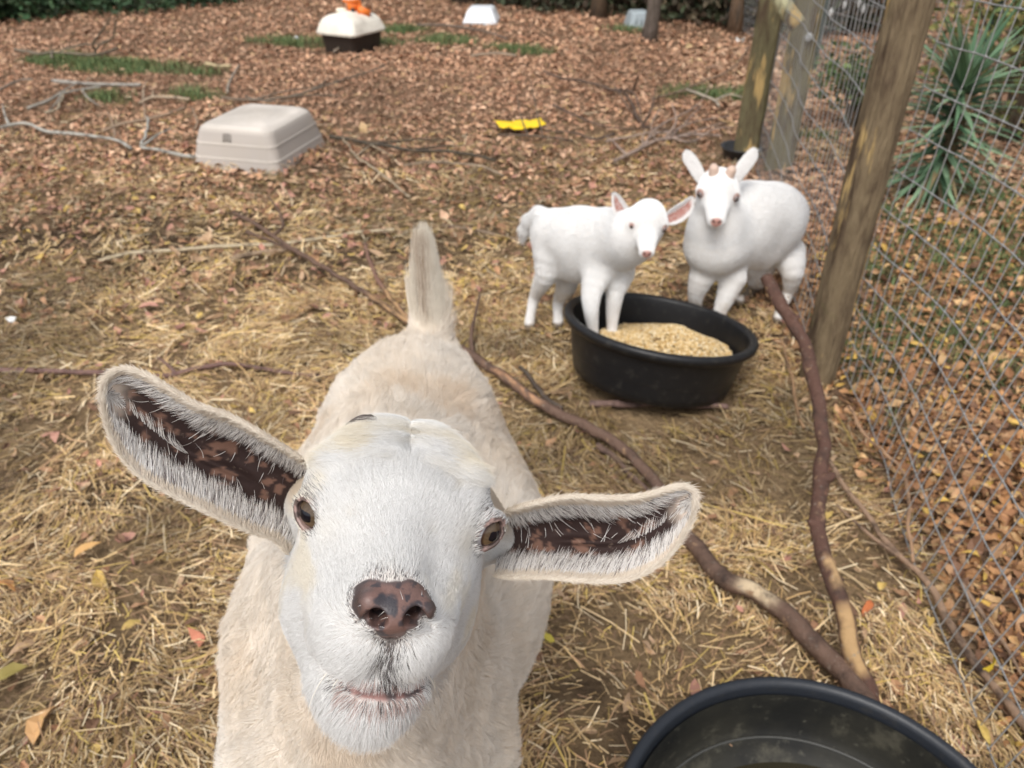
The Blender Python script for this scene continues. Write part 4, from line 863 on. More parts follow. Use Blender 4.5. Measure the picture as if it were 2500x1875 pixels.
# trunk, metres, in world coordinates
BX = -.155
def trunk(P):
    d = s_ell(P, (BX+.003,.965,.49), (.128,.14,.165))                          # rump
    d = smin(d, s_ell(P, (BX+.004,.76,.44), (.200,.27,.205)), .06)             # barrel
    d = smin(d, s_ell(P, (BX-.008,.53,.47), (.143,.15,.215)), .06)             # shoulders
    d = smin(d, s_cone(P, (BX,1.0,.555), (BX-.003,.62,.625), .075, .078), .06)    # spine
    d = smin(d, s_cone(P, (BX+.004,1.0,.618), (BX,.62,.675), .016, .018), .035)
    for s in (-1, 1): d = smin(d, s_ell(P, (BX+.003+s*.078,.925,.585), (.022,.04,.03)), .05)
    d = smin(d, s_ell(P, (BX-.012,.43,.46), (.115,.11,.15)), .05)              # breast
    d = smin(d, s_cone(P, (BX-.003,.53,.60), from_h((.0,-4.6,-8.5)), .112, .072), .06)   # neck
    d = smin(d, s_cone(P, (BX-.005,.42,.5), from_h((.0,-9.5,-2.5)), .105, .042), .05)    # throat
    for s in (-1, 1):
        f = [(BX-.004+s*.092,.50,.40),(BX-.010+s*.092,.48,.26),(BX-.012+s*.095,.50,.10),(BX-.012+s*.095,.485,.03)]
        d = smin(d, s_chain(P, f, [.062,.034,.022,.024], .01), .05)
        h = [(BX+s*.085,.97,.40),(BX+s*.095,.92,.27),(BX+s*.09,1.03,.17),(BX+s*.088,1.01,.03)]
        d = smin(d, s_chain(P, h, [.085,.045,.021,.024], .01), .05)
        d = smin(d, s_cone(P, (BX-.012+s*.095,.48,.022), (BX-.012+s*.095,.465,.014), .023, .02), .01)
        d = smin(d, s_cone(P, (BX+s*.088,1.005,.022), (BX+s*.088,.99,.014), .023, .02), .01)
    d = smin(d, s_chain(P, [(BX+.022,1.04,.585),(BX+.026,1.07,.66),(BX+.026,1.072,.73),(BX+.026,1.07,.785)], [.036,.025,.016,.005], .01), .03)
    return d
EAR_ROOT = [((-2.8,-.2,-6.5), D(716,1245,.63), .026), ((3.0,-.4,-6.8), D(1236,1328,.64), .026)]
def goat(P):
    d = trunk(P)
    n = np.linalg.norm(P-HO, axis=1) < .30
    if n.any():
        dh = np.full(len(P), 9.); dh[n] = head(to_h(P[n]))*.01
        for a, b, r in EAR_ROOT: dh[n] = smin(dh[n], s_cone(P[n], from_h(a), b, .020, r*.5), .012)
        d = np.where(n, smin(d, dh, .035), d)
    return d
GB = ((-.42,.2,.0), (.12,1.2,1.04))
gV, gF = nets(goat, GB[0], GB[1], .006 if 'coarse' in SKIP else .0048, 4)
if 'coarse' not in SKIP:
    gV, gF = refine(gV, gF, goat, [lambda c: np.linalg.norm(c-HO, axis=1) < .17,
                                   lambda c: (np.linalg.norm(c-HO, axis=1) < .20) & (to_h(c)[:,2] > -3.5) & (to_h(c)[:,1] > -12),
                                   lambda c: (np.linalg.norm((to_h(c)-(NOSE_C+[0,-2.4,-.8]))/[5.6,4.2,4.5], axis=1) < 1) | (np.linalg.norm(to_h(c)-EYES[0], axis=1) < 2.4) | (np.linalg.norm(to_h(c)-EYES[1], axis=1) < 2.4)])
else: gF = [gF]
def seg_d(L, pts): return s_chain(L, pts, [0]*len(pts))
gL = to_h(gV); isH = np.linalg.norm(gV-HO, axis=1) < .19
CREAM, WHITE = np.array([.74,.61,.47]), np.array([.84,.82,.79])
gc = mixc((.64,.52,.40), (.72,.63,.52), fbm(gV, 12, 3))
hc = mixc((.53,.47,.43), (.60,.57,.54), fbm(gL, .8, 5))
hb = 1-sst(.13, .19, np.linalg.norm(gV-HO, axis=1)+.0*gL[:,0])
gc = gc*(1-hb[:,None])+hc*hb[:,None]
# bare skin: nose pad, lips, eyelids - mottled pink and slate
def nose_pad(L):
    dy = L[:,1]-NOSE_C[1]; dx = L[:,0]-NOSE_C[0]
    a = np.sqrt((dx/2.45)**2+(dy/np.where(dy > 0, .98, 1.35))**2+(np.minimum(L[:,2]-8.9,0)/.55)**2)
    b = np.sqrt((dx/.85)**2+((dy+1.2)/1.15)**2)
    return smin(a, b, .15)+.16*(fbm(L, 1.3, 9)-.5)
pad = nose_pad(gL)
mot = fbm(gL, 1.7, 21, 4); PINK, SLATE = np.array([.165,.095,.08]), np.array([.040,.036,.042])
sl = np.min([np.linalg.norm((gL-c)*[1,1.25,.6], axis=1)/r_ for c, r_ in SLATES], axis=0)+(mot-.5)*1.6
dark = np.maximum(1-sst(.70, 1.3, sl), .9*sst(.52, .64, mot))
flank = np.exp(-(np.minimum(seg_d(gL, NOS_L[1:]), seg_d(gL, NOS_R[1:]))/.55)**2)
nc = mixc(PINK, SLATE, dark); nc = nc*(.8+.4*fbm(gL, 6, 4)[:,None]); nc = mixc(nc, (.085,.045,.035), flank*.9); nc = mixc(nc, (.05,.035,.032), .8*sst(1.5, 2.2, np.abs(gL[:,0]-NOSE_C[0])))
rimd = sst(.82, 1.0, pad); nc = mixc(nc, (.07,.055,.055), rimd*.8)
m = (1-sst(.96, 1.06, pad))*(gL[:,2] > 6)*isH; gc = gc*(1-m[:,None])+nc*m[:,None]
dm = seg_d(gL, MOUTH[2:7]); lc = mixc((.33,.19,.17), (.13,.10,.10), sst(.40, .62, fbm(gL, 1.8, 31)+.10*(np.abs(gL[:,0])-1.0)))
m = (1-sst(.22, .60, dm))*isH*(gL[:,2] > 4); gc = gc*(1-m[:,None])+lc*m[:,None]
dp = seg_d(gL, PHIL); m = (1-sst(.12, .55, dp))*isH; gc = mixc(gc, (.08,.065,.06), m*.85)
for nn in (NOS_L, NOS_R): gc = mixc(gc, (.012,.006,.006), (1-sst(.36, .58, seg_d(gL, [nn[0]+[0,0,-1.5], nn[0], nn[1]])))*isH)  # nostril hollows painted near-black: the shade of the holes put into the skin colour
de = np.minimum(*[np.linalg.norm(gL-c, axis=1) for c in EYES]); rimc = mixc((.34,.235,.21), (.12,.085,.075), sst(.45,.6,fbm(gL, 2.6, 8)))
m = (1-sst(EYE_R+.42, EYE_R+.75, de))*isH*sst(-1.9, -.9, gL[:,2]); gc = gc*(1-m[:,None])+rimc*m[:,None]
hoof = sst(.035, .02, gV[:,2]); gc = mixc(gc, (.08,.06,.05), hoof)

if 'goat' not in SKIP:
    GO = empty('goat', (BX, .75, 0), 'cream and white goat close to the camera, looking up with both ears spread', 'goat')
    body = mesh('body', gV, gF, M_skin, GO, col=gc)
    # the bare nose pad and lips shine a little more than the coat
    body.data.materials.append(M_nose)
    me = body.data; cen = np.zeros(len(me.polygons)*3); me.polygons.foreach_get('center', cen); cL = to_h(cen.reshape(-1, 3))
    wet = ((nose_pad(cL) < .98) & (cL[:,2] > 6)) | (seg_d(cL, MOUTH[3:6]) < .35)
    wet |= np.minimum(*[np.linalg.norm(cL-c, axis=1) for c in EYES]) < EYE_R+.3
    me.polygons.foreach_set('material_index', wet.astype(np.int32))
    # eyes
    for c, g, s in zip(EYES, GAZE, (-1, 1)):
        th, ph = np.linspace(0, math.pi, 90), np.arange(120)*2*math.pi/120
        g = g+np.array([s*.34,-.12,-.12]); g /= np.linalg.norm(g)
        up = np.array([.0,1.,0]) if s < 0 else np.array([.25,1.,0]); up = up-g*(up@g); up /= np.linalg.norm(up); si = np.cross(up, g)
        T, Ph = np.meshgrid(th, ph, indexing='ij'); T, Ph = T.ravel(), Ph.ravel()
        loc = np.column_stack([np.sin(T)*np.cos(Ph), np.sin(T)*np.sin(Ph), np.cos(T)])
        rr = EYE_R*(1+.075*np.exp(-(T/.42)**2))
        L = c+rr[:,None]*(loc[:,:1]*si+loc[:,1:2]*up+loc[:,2:]*g)
        q = .0; u, v = loc[:,0]-.05*s, loc[:,1]
        iris = mixc((.05,.032,.02), (.115,.08,.05), fbm(np.column_stack([Ph*5, T*4, T*0]), 1.2, 2))
        iris = mixc(iris, (.175,.11,.055), (1-sst(-.5, .0, v))*.7)
        iris = mixc(iris, (.05,.025,.015), sst(.72, .86, T))
        col = mixc(iris, (.50,.48,.50), sst(.90, .97, T))
        pup = 1-sst(.9, 1.08, (np.abs(u)/.54)**4+(np.abs(v)/.29)**4)
        col = mixc(col, (.004,.004,.008), pup)
        n = 120; i = np.arange(89)[:,None]*n; j = np.arange(n)[None,:]; k = (j+1) % n
        mesh('eye', from_h(L), np.stack([i+j, i+k, i+n+k, i+n+j], -1).reshape(-1, 4), M_eye, GO, col=col)

# ------------------------------------------------------------------ ears
def resample(pts, n):
    P = smooth_path(pts, 12); l = np.concatenate([[0], np.cumsum(np.linalg.norm(np.diff(P, axis=0), axis=1))]); t = np.linspace(0, l[-1], n)
    return np.column_stack([np.interp(t, l, P[:,k]) for k in range(3)])
def ear_sheet(top, bot, cup, thick, NU=72, NV=44, out=None, roll=0.0):
    """top, bot: edge points from root to tip (meeting at the tip); cup: depth of the hollow at root, middle, tip"""
    A, B = resample(top, NU), resample(bot, NU)
    u = np.linspace(0, 1, NU); v = np.linspace(0, 1, NV); U, Vv = np.meshgrid(u, v, indexing='ij')
    P = A[:,None]*(1-Vv[...,None])+B[:,None]*Vv[...,None]
    c = np.interp(U, np.linspace(0, 1, len(cup)), cup); sh = np.sin(math.pi*Vv**.85)**.8
    ridge = .10*np.exp(-((Vv-.56)/.05)**2)*sst(.25, .4, U)*(1-sst(.55, .75, U))
    P = P - out*(c*(sh-ridge*2))[...,None]
    P = P + out*(roll*np.exp(-((Vv-.0)/.12)**2)*np.sin(math.pi*U)**.7)[...,None]
    N = np.cross(np.gradient(P, axis=0), np.gradient(P, axis=1)); N /= np.linalg.norm(N, axis=2)[...,None]+1e-9
    if (N.reshape(-1,3)@out).mean() < 0: N = -N
    tk = thick*(.35+.65*np.sin(math.pi*Vv)**.4)*(.45+.55*np.sin(math.pi*np.clip(U*.97+.02, 0, 1))**.4)
    Bk = P-N*tk[...,None]
    n = NU*NV; V = np.vstack([P.reshape(-1, 3), Bk.reshape(-1, 3)])
    i = np.arange(NU-1)[:,None]*NV; j = np.arange(NV-1)[None,:]
    q = np.stack([i+j, i+j+1, i+NV+j+1, i+NV+j], -1).reshape(-1, 4); F = [q, (q+n)[:, ::-1]]
    ring = np.concatenate([np.arange(NU)*NV, (NU-1)*NV+np.arange(1, NV), (np.arange(NU-1)[::-1])*NV+NV-1])
    F.append(np.stack([ring[:-1], ring[1:], ring[1:]+n, ring[:-1]+n], -1))
    return V, np.concatenate(F), q, N.reshape(-1, 3), U.ravel(), Vv.ravel()
EARS = [
 dict(out=(lambda v: v/np.linalg.norm(v))(CB+.15*CU), cup=[.036,.042,.044,.036,.020,.003],
  top=[(735,1120,.575),(700,1098,.568),(645,1065,.556),(560,1018,.545),(480,990,.535),(410,948,.525),(350,915,.52),(305,905,.518),(268,925,.518),(254,962,.52)],
  bot=[(705,1352,.595),(672,1320,.588),(600,1292,.57),(520,1255,.555),(440,1215,.545),(365,1175,.535),(310,1125,.528),(275,1062,.523),(258,1000,.52),(254,962,.52)]),
 dict(out=(lambda v: v/np.linalg.norm(v))(CB+.15*CU), cup=[.032,.040,.042,.034,.018,.003],
  top=[(1232,1250,.60),(1280,1236,.585),(1340,1222,.572),(1400,1215,.566),(1480,1218,.56),(1560,1214,.555),(1620,1198,.55),(1665,1190,.55),(1690,1202,.55),(1694,1225,.55)],
  bot=[(1205,1405,.60),(1260,1408,.59),(1340,1408,.578),(1420,1415,.57),(1500,1416,.565),(1560,1402,.56),(1615,1368,.556),(1660,1315,.553),(1687,1262,.551),(1694,1225,.55)])]
def ear_build(parent, e, idx):
    top = [D(*p) for p in e['top']]; bot = [D(*p) for p in e['bot']]
    V, F, q, N, U, Vv = ear_sheet(top, bot, e['cup'], .0045, out=e['out'], roll=.004)
    n = len(U); A2 = V[:n]*100
    inner = sst(.07, .15, Vv)*(1-sst(.80, .88, Vv))*(1-sst(.82, .92, U+.10*(fbm(A2, .6, 3)-.5)))
    lobe = fbm(A2, 1.35, 40+idx, 3); spots = mixc((.165,.09,.065), (.032,.018,.016), sst(.42, .48, lobe+.10*(1-U)))
    base = mixc((.55,.44,.36), (.66,.58,.50), fbm(A2, 1, 7))
    col = base*(1-inner[:,None])+spots*inner[:,None]
    back = mixc((.50,.38,.27), (.62,.50,.38), fbm(A2, 1, 8)); cc = np.vstack([col, back])
    o = mesh('ear', V, F, M_skin, parent, col=cc)
    if 'fur' in SKIP: return o
    # hair: long white fringes inside, short tan plush at the back and along the rim
    dens_uv = lambda: None
    r = np.random.default_rng(60+idx); cnt = 17000
    P, Nn = scatter(V[:n], q, cnt, lambda p, nn: np.ones(len(p)), 50+idx)
    kd = kdtree.KDTree(n)
    for i in range(n): kd.insert(V[i], i)
    kd.balance(); ii = np.array([kd.find(p)[1] for p in P]); Nn = N[ii]; pu, pv = U[ii], Vv[ii]
    ctr = (V[:n].reshape(72, 44, 3)); du = np.gradient(ctr, axis=0).reshape(-1, 3); dv = np.gradient(ctr, axis=1).reshape(-1, 3)
    du /= np.linalg.norm(du, axis=1)[:,None]+1e-9; dv /= np.linalg.norm(dv, axis=1)[:,None]+1e-9
    keep = (pv < .115) | (pv > .85) | (pu > .90+.04*np.sin(pv*9)) | (r.random(cnt) < .005)
    keep |= (np.abs(pv-.58) < .018) & (pu > .58)
    P, Nn, pu, pv, ii = P[keep], Nn[keep], pu[keep], pv[keep], ii[keep]
    inw = np.where(pv < .5, 1., -1.)*(1-sst(.72,.95,pu)); fl = dv[ii]*(inw*(1.15-.6*pu))[:,None]+du[ii]*(.35+.5*pu)[:,None]
    ln = mix(.0165, .008, sst(.5, 1, pu))*np.where((pv < .27), 1.15, .85)*(1-.5*((pv < .05)|(pv > .96)))
    dk = r.random(len(P)) < .15
    cl = mixc((.58,.53,.48), (.84,.82,.80), r.random(len(P))**.7); cl[dk] = (.12,.09,.09); edge = (pv < .03)|(pv > .975); cl[edge] = (.74,.65,.54)
    fur('fur', o, M_fur, P, Nn, fl, ln, .42, cl, np.full(len(P), .00016), 4, wave=.002, clump=.35, nclump=900, seed=70+idx)
    Pb, Nb = scatter(V[n:], q, 16000, lambda p, nn: np.ones(len(p)), 55+idx)
    ib = np.array([kd.find(p)[1] for p in Pb]); Nb = -N[ib]
    cb = mixc((.52,.40,.29), (.74,.64,.52), r.random(len(Pb)))
    fur('fur', o, M_fur, Pb, Nb, du[ib], .0045, .5, cb, np.full(len(Pb), .00017), 3, seed=80+idx)
    # rim plush
    rim = np.concatenate([np.arange(72)*44, np.arange(72)*44+43]); k = r.choice(rim, 9000); Pr = V[k]+(V[k+n]-V[k])*r.random((9000,1))+du[k]*r.uniform(-.0015,.0015,(9000,1))
    sd = np.where((k % 44) == 0, -1., 1.)[:,None]; Nr = dv[k]*sd+N[k]*r.uniform(-.5,.7,(9000,1)); Nr /= np.linalg.norm(Nr, axis=1)[:,None]
    fur('fur', o, M_fur, Pr, Nr, du[k], .0052, .6, mixc((.62,.53,.43), (.86,.80,.70), r.random(9000)), np.full(9000, .00015), 3, seed=90+idx, jit=.3)
    return o
if 'goat' not in SKIP:
    for i, e in enumerate(EARS): ear_build(GO, e, i)
    hb_ = MB(); P = smooth_path([from_h((-1.6,2.6,-5.0)), from_h((-2.5,4.3,-6.0)), from_h((-3.5,4.3,-7.4)), from_h((-4.6,3.2,-8.8))], 6)
    hb_.tube(P, np.linspace(.009, .004, len(P)), 14, (.09,.07,.06), wob=.12); hb_.build('horn', M_horn, GO)

# ------------------------------------------------------------------ the coat
def goat_fur():
    r = np.random.default_rng(5)
    # face
    def dens(P, N):
        L = to_h(P); w = (np.linalg.norm(P-HO, axis=1) < .185).astype(float)*facing(P, N)
        w *= sst(.95, 1.10, nose_pad(L))*1.0 + (nose_pad(L) < 1)*.004
        w *= sst(.2, .5, seg_d(L, MOUTH[2:7]))*sst(.16, .42, seg_d(L, MOUTH)); w *= .25+.75*sst(.1, .5, seg_d(L, PHIL))
        e = np.minimum(*[np.linalg.norm(L-c, axis=1) for c in EYES]); w *= sst(EYE_R+.28, EYE_R+.55, e)
        for c, g in zip(EYES, GAZE): w *= 1-(((L-c)@g > .6) & (np.linalg.norm(L-c, axis=1) < 1.75))
        w *= 1+2.5*np.exp(-(L[:,0]/.9)**2)*sst(1.5, 3, L[:,1])
        return w
    P, N = scatter(gV, gF, NF_FACE, dens, 11); L = to_h(P); n = len(P)
    x, y, z = L.T; sx = np.tanh((x+.5*(fbm(L, 1.2, 77)-.5))/.7)
    f = np.column_stack([x*.10, .35+0*x, -1+0*x])                                        # up the face
    jaw = sst(-2.0, -5.5, y); f = f*(1-jaw[:,None])+jaw[:,None]*np.column_stack([x*.12, -.75+0*x, -.55+0*x])
    ch = sst(4.0, 7.5, z)*sst(-3.2, -4.6, y); f = f*(1-ch[:,None])+ch[:,None]*np.column_stack([x*.22, -1+0*x, .10+0*x])
    up_lip = sst(6.5, 8.5, z)*sst(-1.6, -2.6, y)*sst(-5.2, -4.2, y); f = f*(1-up_lip[:,None])+up_lip[:,None]*np.column_stack([x*.35, -.8+0*x, .1+0*x])
    cr = sst(1.2+fbm(L,.9,44)*1.4, 3.8, y)*sst(1.0, -2.0, z); f = f*(1-cr[:,None])+cr[:,None]*np.column_stack([(sx+.35*np.sign(x+.01))*(.9+.2*np.sin(y*2)), -.75+0*x, .28-.6*sst(2,5,np.abs(x))])
    f = f+(np.stack([vn(L, .55, s) for s in (1,2,3)], 1)-.5)*.55
    F3 = f@HM.T
    ln = .0070+.009*sst(1.5, 4.0, y)*(z < 2)+.006*sst(-6, -10, y)+.004*ch; ln = ln*mix(.28, 1, sst(1.0, 1.8, nose_pad(L)))*mix(.5, 1, sst(.2, 1.6, seg_d(L, MOUTH)))
    e = np.minimum(*[np.linalg.norm(L-c, axis=1) for c in EYES]); ln *= mix(.55, 1, sst(1.6, 2.6, e))
    lift = .34+.10*ch
    col = mixc((.66,.645,.625), (.83,.825,.81), r.random(n)**.6)
    warm = sst(.5, .75, fbm(L, .32, 15))*.5+cr*.34*sst(.35,.7,fbm(L, .9, 4, 2))+.7*np.exp(-((np.abs(x)-3.6)**2/1.2+(y+.6)**2/1.5+(z-1)**2/3)); warm = np.clip(warm, 0, .75)
    col = mixc(col, (.76,.67,.50), warm)
    pd = nose_pad(L); ring = np.exp(-((pd-1.05)/(.20+.35*(y > NOSE_C[1]+.6)))**2)*(z > 5)*(.7+.3*(y < NOSE_C[1]+.6)); dm = seg_d(L, MOUTH[1:8]); dph = seg_d(L, PHIL)
    pdk = .50*ring+.60*np.exp(-(dph/.65)**2)+.22*np.exp(-(dm/.75)**2)*(np.abs(x) < 3.2)+.30*np.exp(-((e-1.9)/.5)**2)
    dk = r.random(n) < pdk; col[dk] = np.array([.075,.065,.065])*r.uniform(.6, 2.0, (dk.sum(), 1))
    pk = (r.random(n) < .5*np.exp(-((dm-.5)/.5)**2)*(np.abs(x) < 2.6)) & ~dk; col[pk] = (.55,.40,.36)
    tan = sst(5.0, 6.0, np.abs(x))*sst(-1.6, -3.2, z)*sst(-4.5,-2.5,y)*.8; col = mixc(col, (.60,.48,.34), tan)
    hb = sst(.150, .185, np.linalg.norm(P-HO, axis=1)); hb = np.clip(hb+sst(-9, -12, y)*.6, 0, 1); col = mixc(col, CREAM, hb*r.random(n)*(~dk))
    fur('fur', GO, M_fur, P, N, F3, ln, lift, col, np.full(n, .00011), 4, wave=.0010, clump=.38, nclump=20000, seed=12, jit=.16+.16*cr)
    # neck, trunk and legs
    def dens2(P, N): return sst(.150, .178, np.linalg.norm(P-HO, axis=1))*(1+3.5*sst(.26, .20, np.linalg.norm(P-HO, axis=1)))*facing(P, N, .2)*(P[:,2] > .03)*(1-.75*sst(.40, .2, P[:,2]))*(.30+.7*sst(.0, .2, 1.3-P[:,1]))
    P, N = scatter(gV, gF, NF_BODY, dens2, 13); n = len(P)
    f = np.column_stack([(P[:,0]-BX)*2.0, .9+0*P[:,0], -.25-1.2*sst(.62, .35, P[:,2])])
    nk = sst(.60, .48, P[:,1])*sst(.42, .52, P[:,2]); f = f*(1-nk[:,None])+nk[:,None]*np.column_stack([(P[:,0]-BX)*2, .35+0*P[:,0], -1+0*P[:,0]])
    tl = sst(1.0, 1.03, P[:,1])*sst(.645, .675, P[:,2])*np.exp(-((P[:,0]-BX-.024)/.042)**4); f = f*(1-tl[:,None])+tl[:,None]*np.column_stack([-.18+0*P[:,0], -.08+0*P[:,0], 1+0*P[:,0]])
    tip = np.array([BX+.024,1.07,.835]); td = tip-P; dt = np.linalg.norm(td, axis=1); f = f*(1-tl[:,None])+tl[:,None]*td/dt[:,None]
    sw = np.stack([fbm(P, 14, s, 2) for s in (5,6,7)], 1)-.5; f = f+sw*1.5*(1-tl[:,None]*.97)
    ln = mix(.029, .015, sst(.35, .15, P[:,2]))*(1-.3*sst(.5,.42,P[:,1])); ln = ln*(1-tl)+tl*np.clip(dt*.72, .006, .10)
    v = np.clip(fbm(P, 11, 23, 3)*1.5-.25, 0, 1); col = mixc((.77,.655,.52), (.88,.83,.76), np.clip(v*.8+.5*r.random(n)-.1, 0, 1))*(.82+.30*fbm(P, 55, 91, 2))[:,None]
    og = sst(.60, .75, fbm(P, 7, 33, 3))*(.55); col = mixc(col, (.66,.50,.34), og)
    br = tl*np.exp(-((P[:,2]-.70)/.04)**2)*np.exp(-((P[:,0]-BX-.020)/.012)**2)*1.3; bm_ = br*.9*(r.random(n) < .8); col = mixc(col, (.86,.82,.72), tl*.7); col = mixc(col, (.40,.28,.19), bm_)
    lift = .45*(1-tl)+.12*tl
    fur('fur', GO, M_fur, P, N, f, ln, lift, col, np.full(n, .00022), 5, wave=.009, clump=.62*(1-tl)+.2*tl, nclump=int(4200), seed=14, jit=np.where(tl > .5, .05, .16), proj=1-tl)
    # whiskers
    w = [on_head(*p) for p in [(1040,1640),(1060,1660),(1010,1700),(1060,1720),(830,1650),(800,1640),(850,1700),(1000,1740),(900,1760)]]
    R0 = from_h(np.array(w)); dr = np.array([[1,-.5,.15],[.9,-.7,.1],[.9,-.9,.3],[.6,-1,.2],[-1,-.5,.2],[-1,-.3,.1],[-.6,-.9,.3],[.3,-1,.4],[-.2,-1,.5]])
    Nn = dr/np.linalg.norm(dr, axis=1)[:,None]@HM.T
    fur('fur', GO, M_fur, R0, Nn, np.tile([[.3,0,-1.]], (9,1)), .032, .9, np.tile([[.85,.8,.7]], (9,1)), np.full(9, .00022), 6, seed=4)
NF_FACE, NF_BODY = 250000, 260000
if 'fur' not in SKIP and 'goat' not in SKIP: goat_fur()
# ------------------------------------------------------------------ the two white kids
M_kid = mat('kid_skin', None, .7, bump=(300, .3, .001), spec=.2)
def kid(name, label, spec):
    """spec gives joints as world points: a chain for the trunk, the neck, the head and each leg"""
    H, hx, hz = spec['head'], spec['hx'], spec['hz']; hz = hz/np.linalg.norm(hz); hx = hx-hz*(hx@hz); hx /= np.linalg.norm(hx); hy = np.cross(hz, hx); RM = np.column_stack([hx, hy, hz]); S0 = spec['hs']
    def loc(P): return (P-H)@RM/S0*100
    def wld(L): return H+np.asarray(L, float)*S0*.01@RM.T
    def hd(L):                                                     # a kid's head, centimetres at scale 1
        x, y, z = L.T; S = np.column_stack([np.abs(x), y, z])
        d = s_ell(L, (0,.3,-2.8), (3.45,3.8,4.2)); d = smin(d, s_cone(L, (0,-.5,-1), (0,-1.1,7.0), 3.3, 1.95), 1.4)
        d = smin(d, s_ell(S, (3.1,.2,-.8), (1.7,1.6,1.8)), .9); d = smin(d, s_ell(S, (2.1,-2.6,-1.6), (1.7,2.2,2.8)), 1.1)
        d = smin(d, s_ell(L, (0,-2.7,4.4), (1.6,1.4,3.0)), .9); d = smin(d, s_ell(L, (0,-.6,7.6), (1.45,1.15,1.1)), .5)
        d = smax(d, -s_chain(L, [(-1.3,-2.0,7.9),(-.6,-2.1,8.4),(0,-2.0,8.6),(.6,-2.1,8.4),(1.3,-2.0,7.9)], [.06]*5), .2)
        for s in (-1, 1): d = smax(d, -s_chain(L, [(s*.42,-.45,8.8),(s*.85,-.2,8.5)], [.17,.13]), .12); d = smax(d, -s_ell(L, (s*4.2,.35,.7), (.85,.62,.9)), .3)
        return d
    legs = []
    for lp, lr in spec['legs']:
        q = smooth_path(np.array(lp), 3); legs.append((list(q), list(np.interp(np.linspace(0, 1, len(q)), np.linspace(0, 1, len(lr)), lr))))
    def f(P):
        t = spec['trunk']; d = None
        for (a, b, ra, rb) in t: e = s_cone(P, a, b, ra, rb); d = e if d is None else smin(d, e, .05)
        for lp, lr in legs: d = smin(d, s_chain(P, lp, lr), .03)
        if spec.get('tail'): d = smin(d, s_chain(P, *spec['tail'], .01), .02)
        n = np.linalg.norm(P-H, axis=1) < .14*S0+.02
        if n.any(): dh = np.full(len(P), 9.); dh[n] = hd(loc(P[n]))*.01*S0; d = np.where(n, smin(d, dh, .025), d)
        return d
    pts = np.vstack([np.array([t[0] for t in spec['trunk']]+[t[1] for t in spec['trunk']]), np.vstack([l[0] for l in spec['legs']]), H[None]])
    V, F = nets(f, pts.min(0)-.14, pts.max(0)+.14, .005, 4)
    if 'coarse' not in SKIP: V, F = refine(V, F, f, [lambda c: np.linalg.norm(c-H, axis=1) < .11*S0])
    else: F = [F]
    L = loc(V); T = empty(name, tuple(spec['base']), label, 'goat')
    c = mixc((.70,.67,.64), (.78,.76,.73), fbm(V, 30, 3)); hm = (np.linalg.norm(V-H, axis=1) < .12*S0)
    q = np.sqrt(((L[:,0])/1.3)**2+((L[:,1]+.55)/1.1)**2+((np.minimum(L[:,2]-7.5,0))/.5)**2); m = (1-sst(.8, 1.1, q))*hm; c = mixc(c, (.50,.27,.23), m)
    mm = (1-sst(.12,.4,s_chain(L, [(-1.1,-2.0,8.0),(0,-2.0,8.6),(1.1,-2.0,8.0)], [0,0,0])))*hm; c = mixc(c, (.42,.24,.21), mm)
    e = np.minimum(np.linalg.norm(L-[-3.85,.35,.4], axis=1), np.linalg.norm(L-[3.85,.35,.4], axis=1)); c = mixc(c, (.42,.26,.22), (1-sst(1.0,1.35,e))*hm)
    for s in (-1, 1): c = mixc(c, (.08,.04,.035), (1-sst(.14,.3,s_chain(L, [(s*.42,-.45,8.8),(s*.85,-.2,8.5)], [0,0])))*hm)
    if 'hoofz' in spec: c = mixc(c, (.20,.16,.12), sst(.028, .020, V[:,2]))
    mesh('body', V, F, M_kid, T, col=c)
    for s in (-1, 1):
        b = MB(); cc = np.array([s*3.98,.35,.78]); g = np.array([s*.72,.05,.68]); g /= np.linalg.norm(g); th = np.linspace(0, math.pi, 24); ph = np.arange(24)*2*math.pi/24; T_, P_ = np.meshgrid(th, ph, indexing='ij'); T_, P_ = T_.ravel(), P_.ravel()
        up = np.array([0,1.,0]); up -= g*(up@g); up /= np.linalg.norm(up); si = np.cross(up, g); lc = np.column_stack([np.sin(T_)*np.cos(P_), np.sin(T_)*np.sin(P_), np.cos(T_)])
        W = wld(cc+.72*(lc[:,:1]*si+lc[:,1:2]*up+lc[:,2:]*g)); col = mixc((.07,.05,.045), (.20,.16,.15), sst(.95,1.1,T_)); col = mixc(col, (.01,.01,.012), 1-sst(.9,1.1,(np.abs(lc[:,0])/.5)**4+(np.abs(lc[:,1])/.28)**4))
        i = np.arange(23)[:,None]*24; j = np.arange(24)[None,:]; k = (j+1) % 24; mesh('eye', W, np.stack([i+j, i+k, i+24+k, i+24+j], -1).reshape(-1, 4), M_eye, T, col=col)
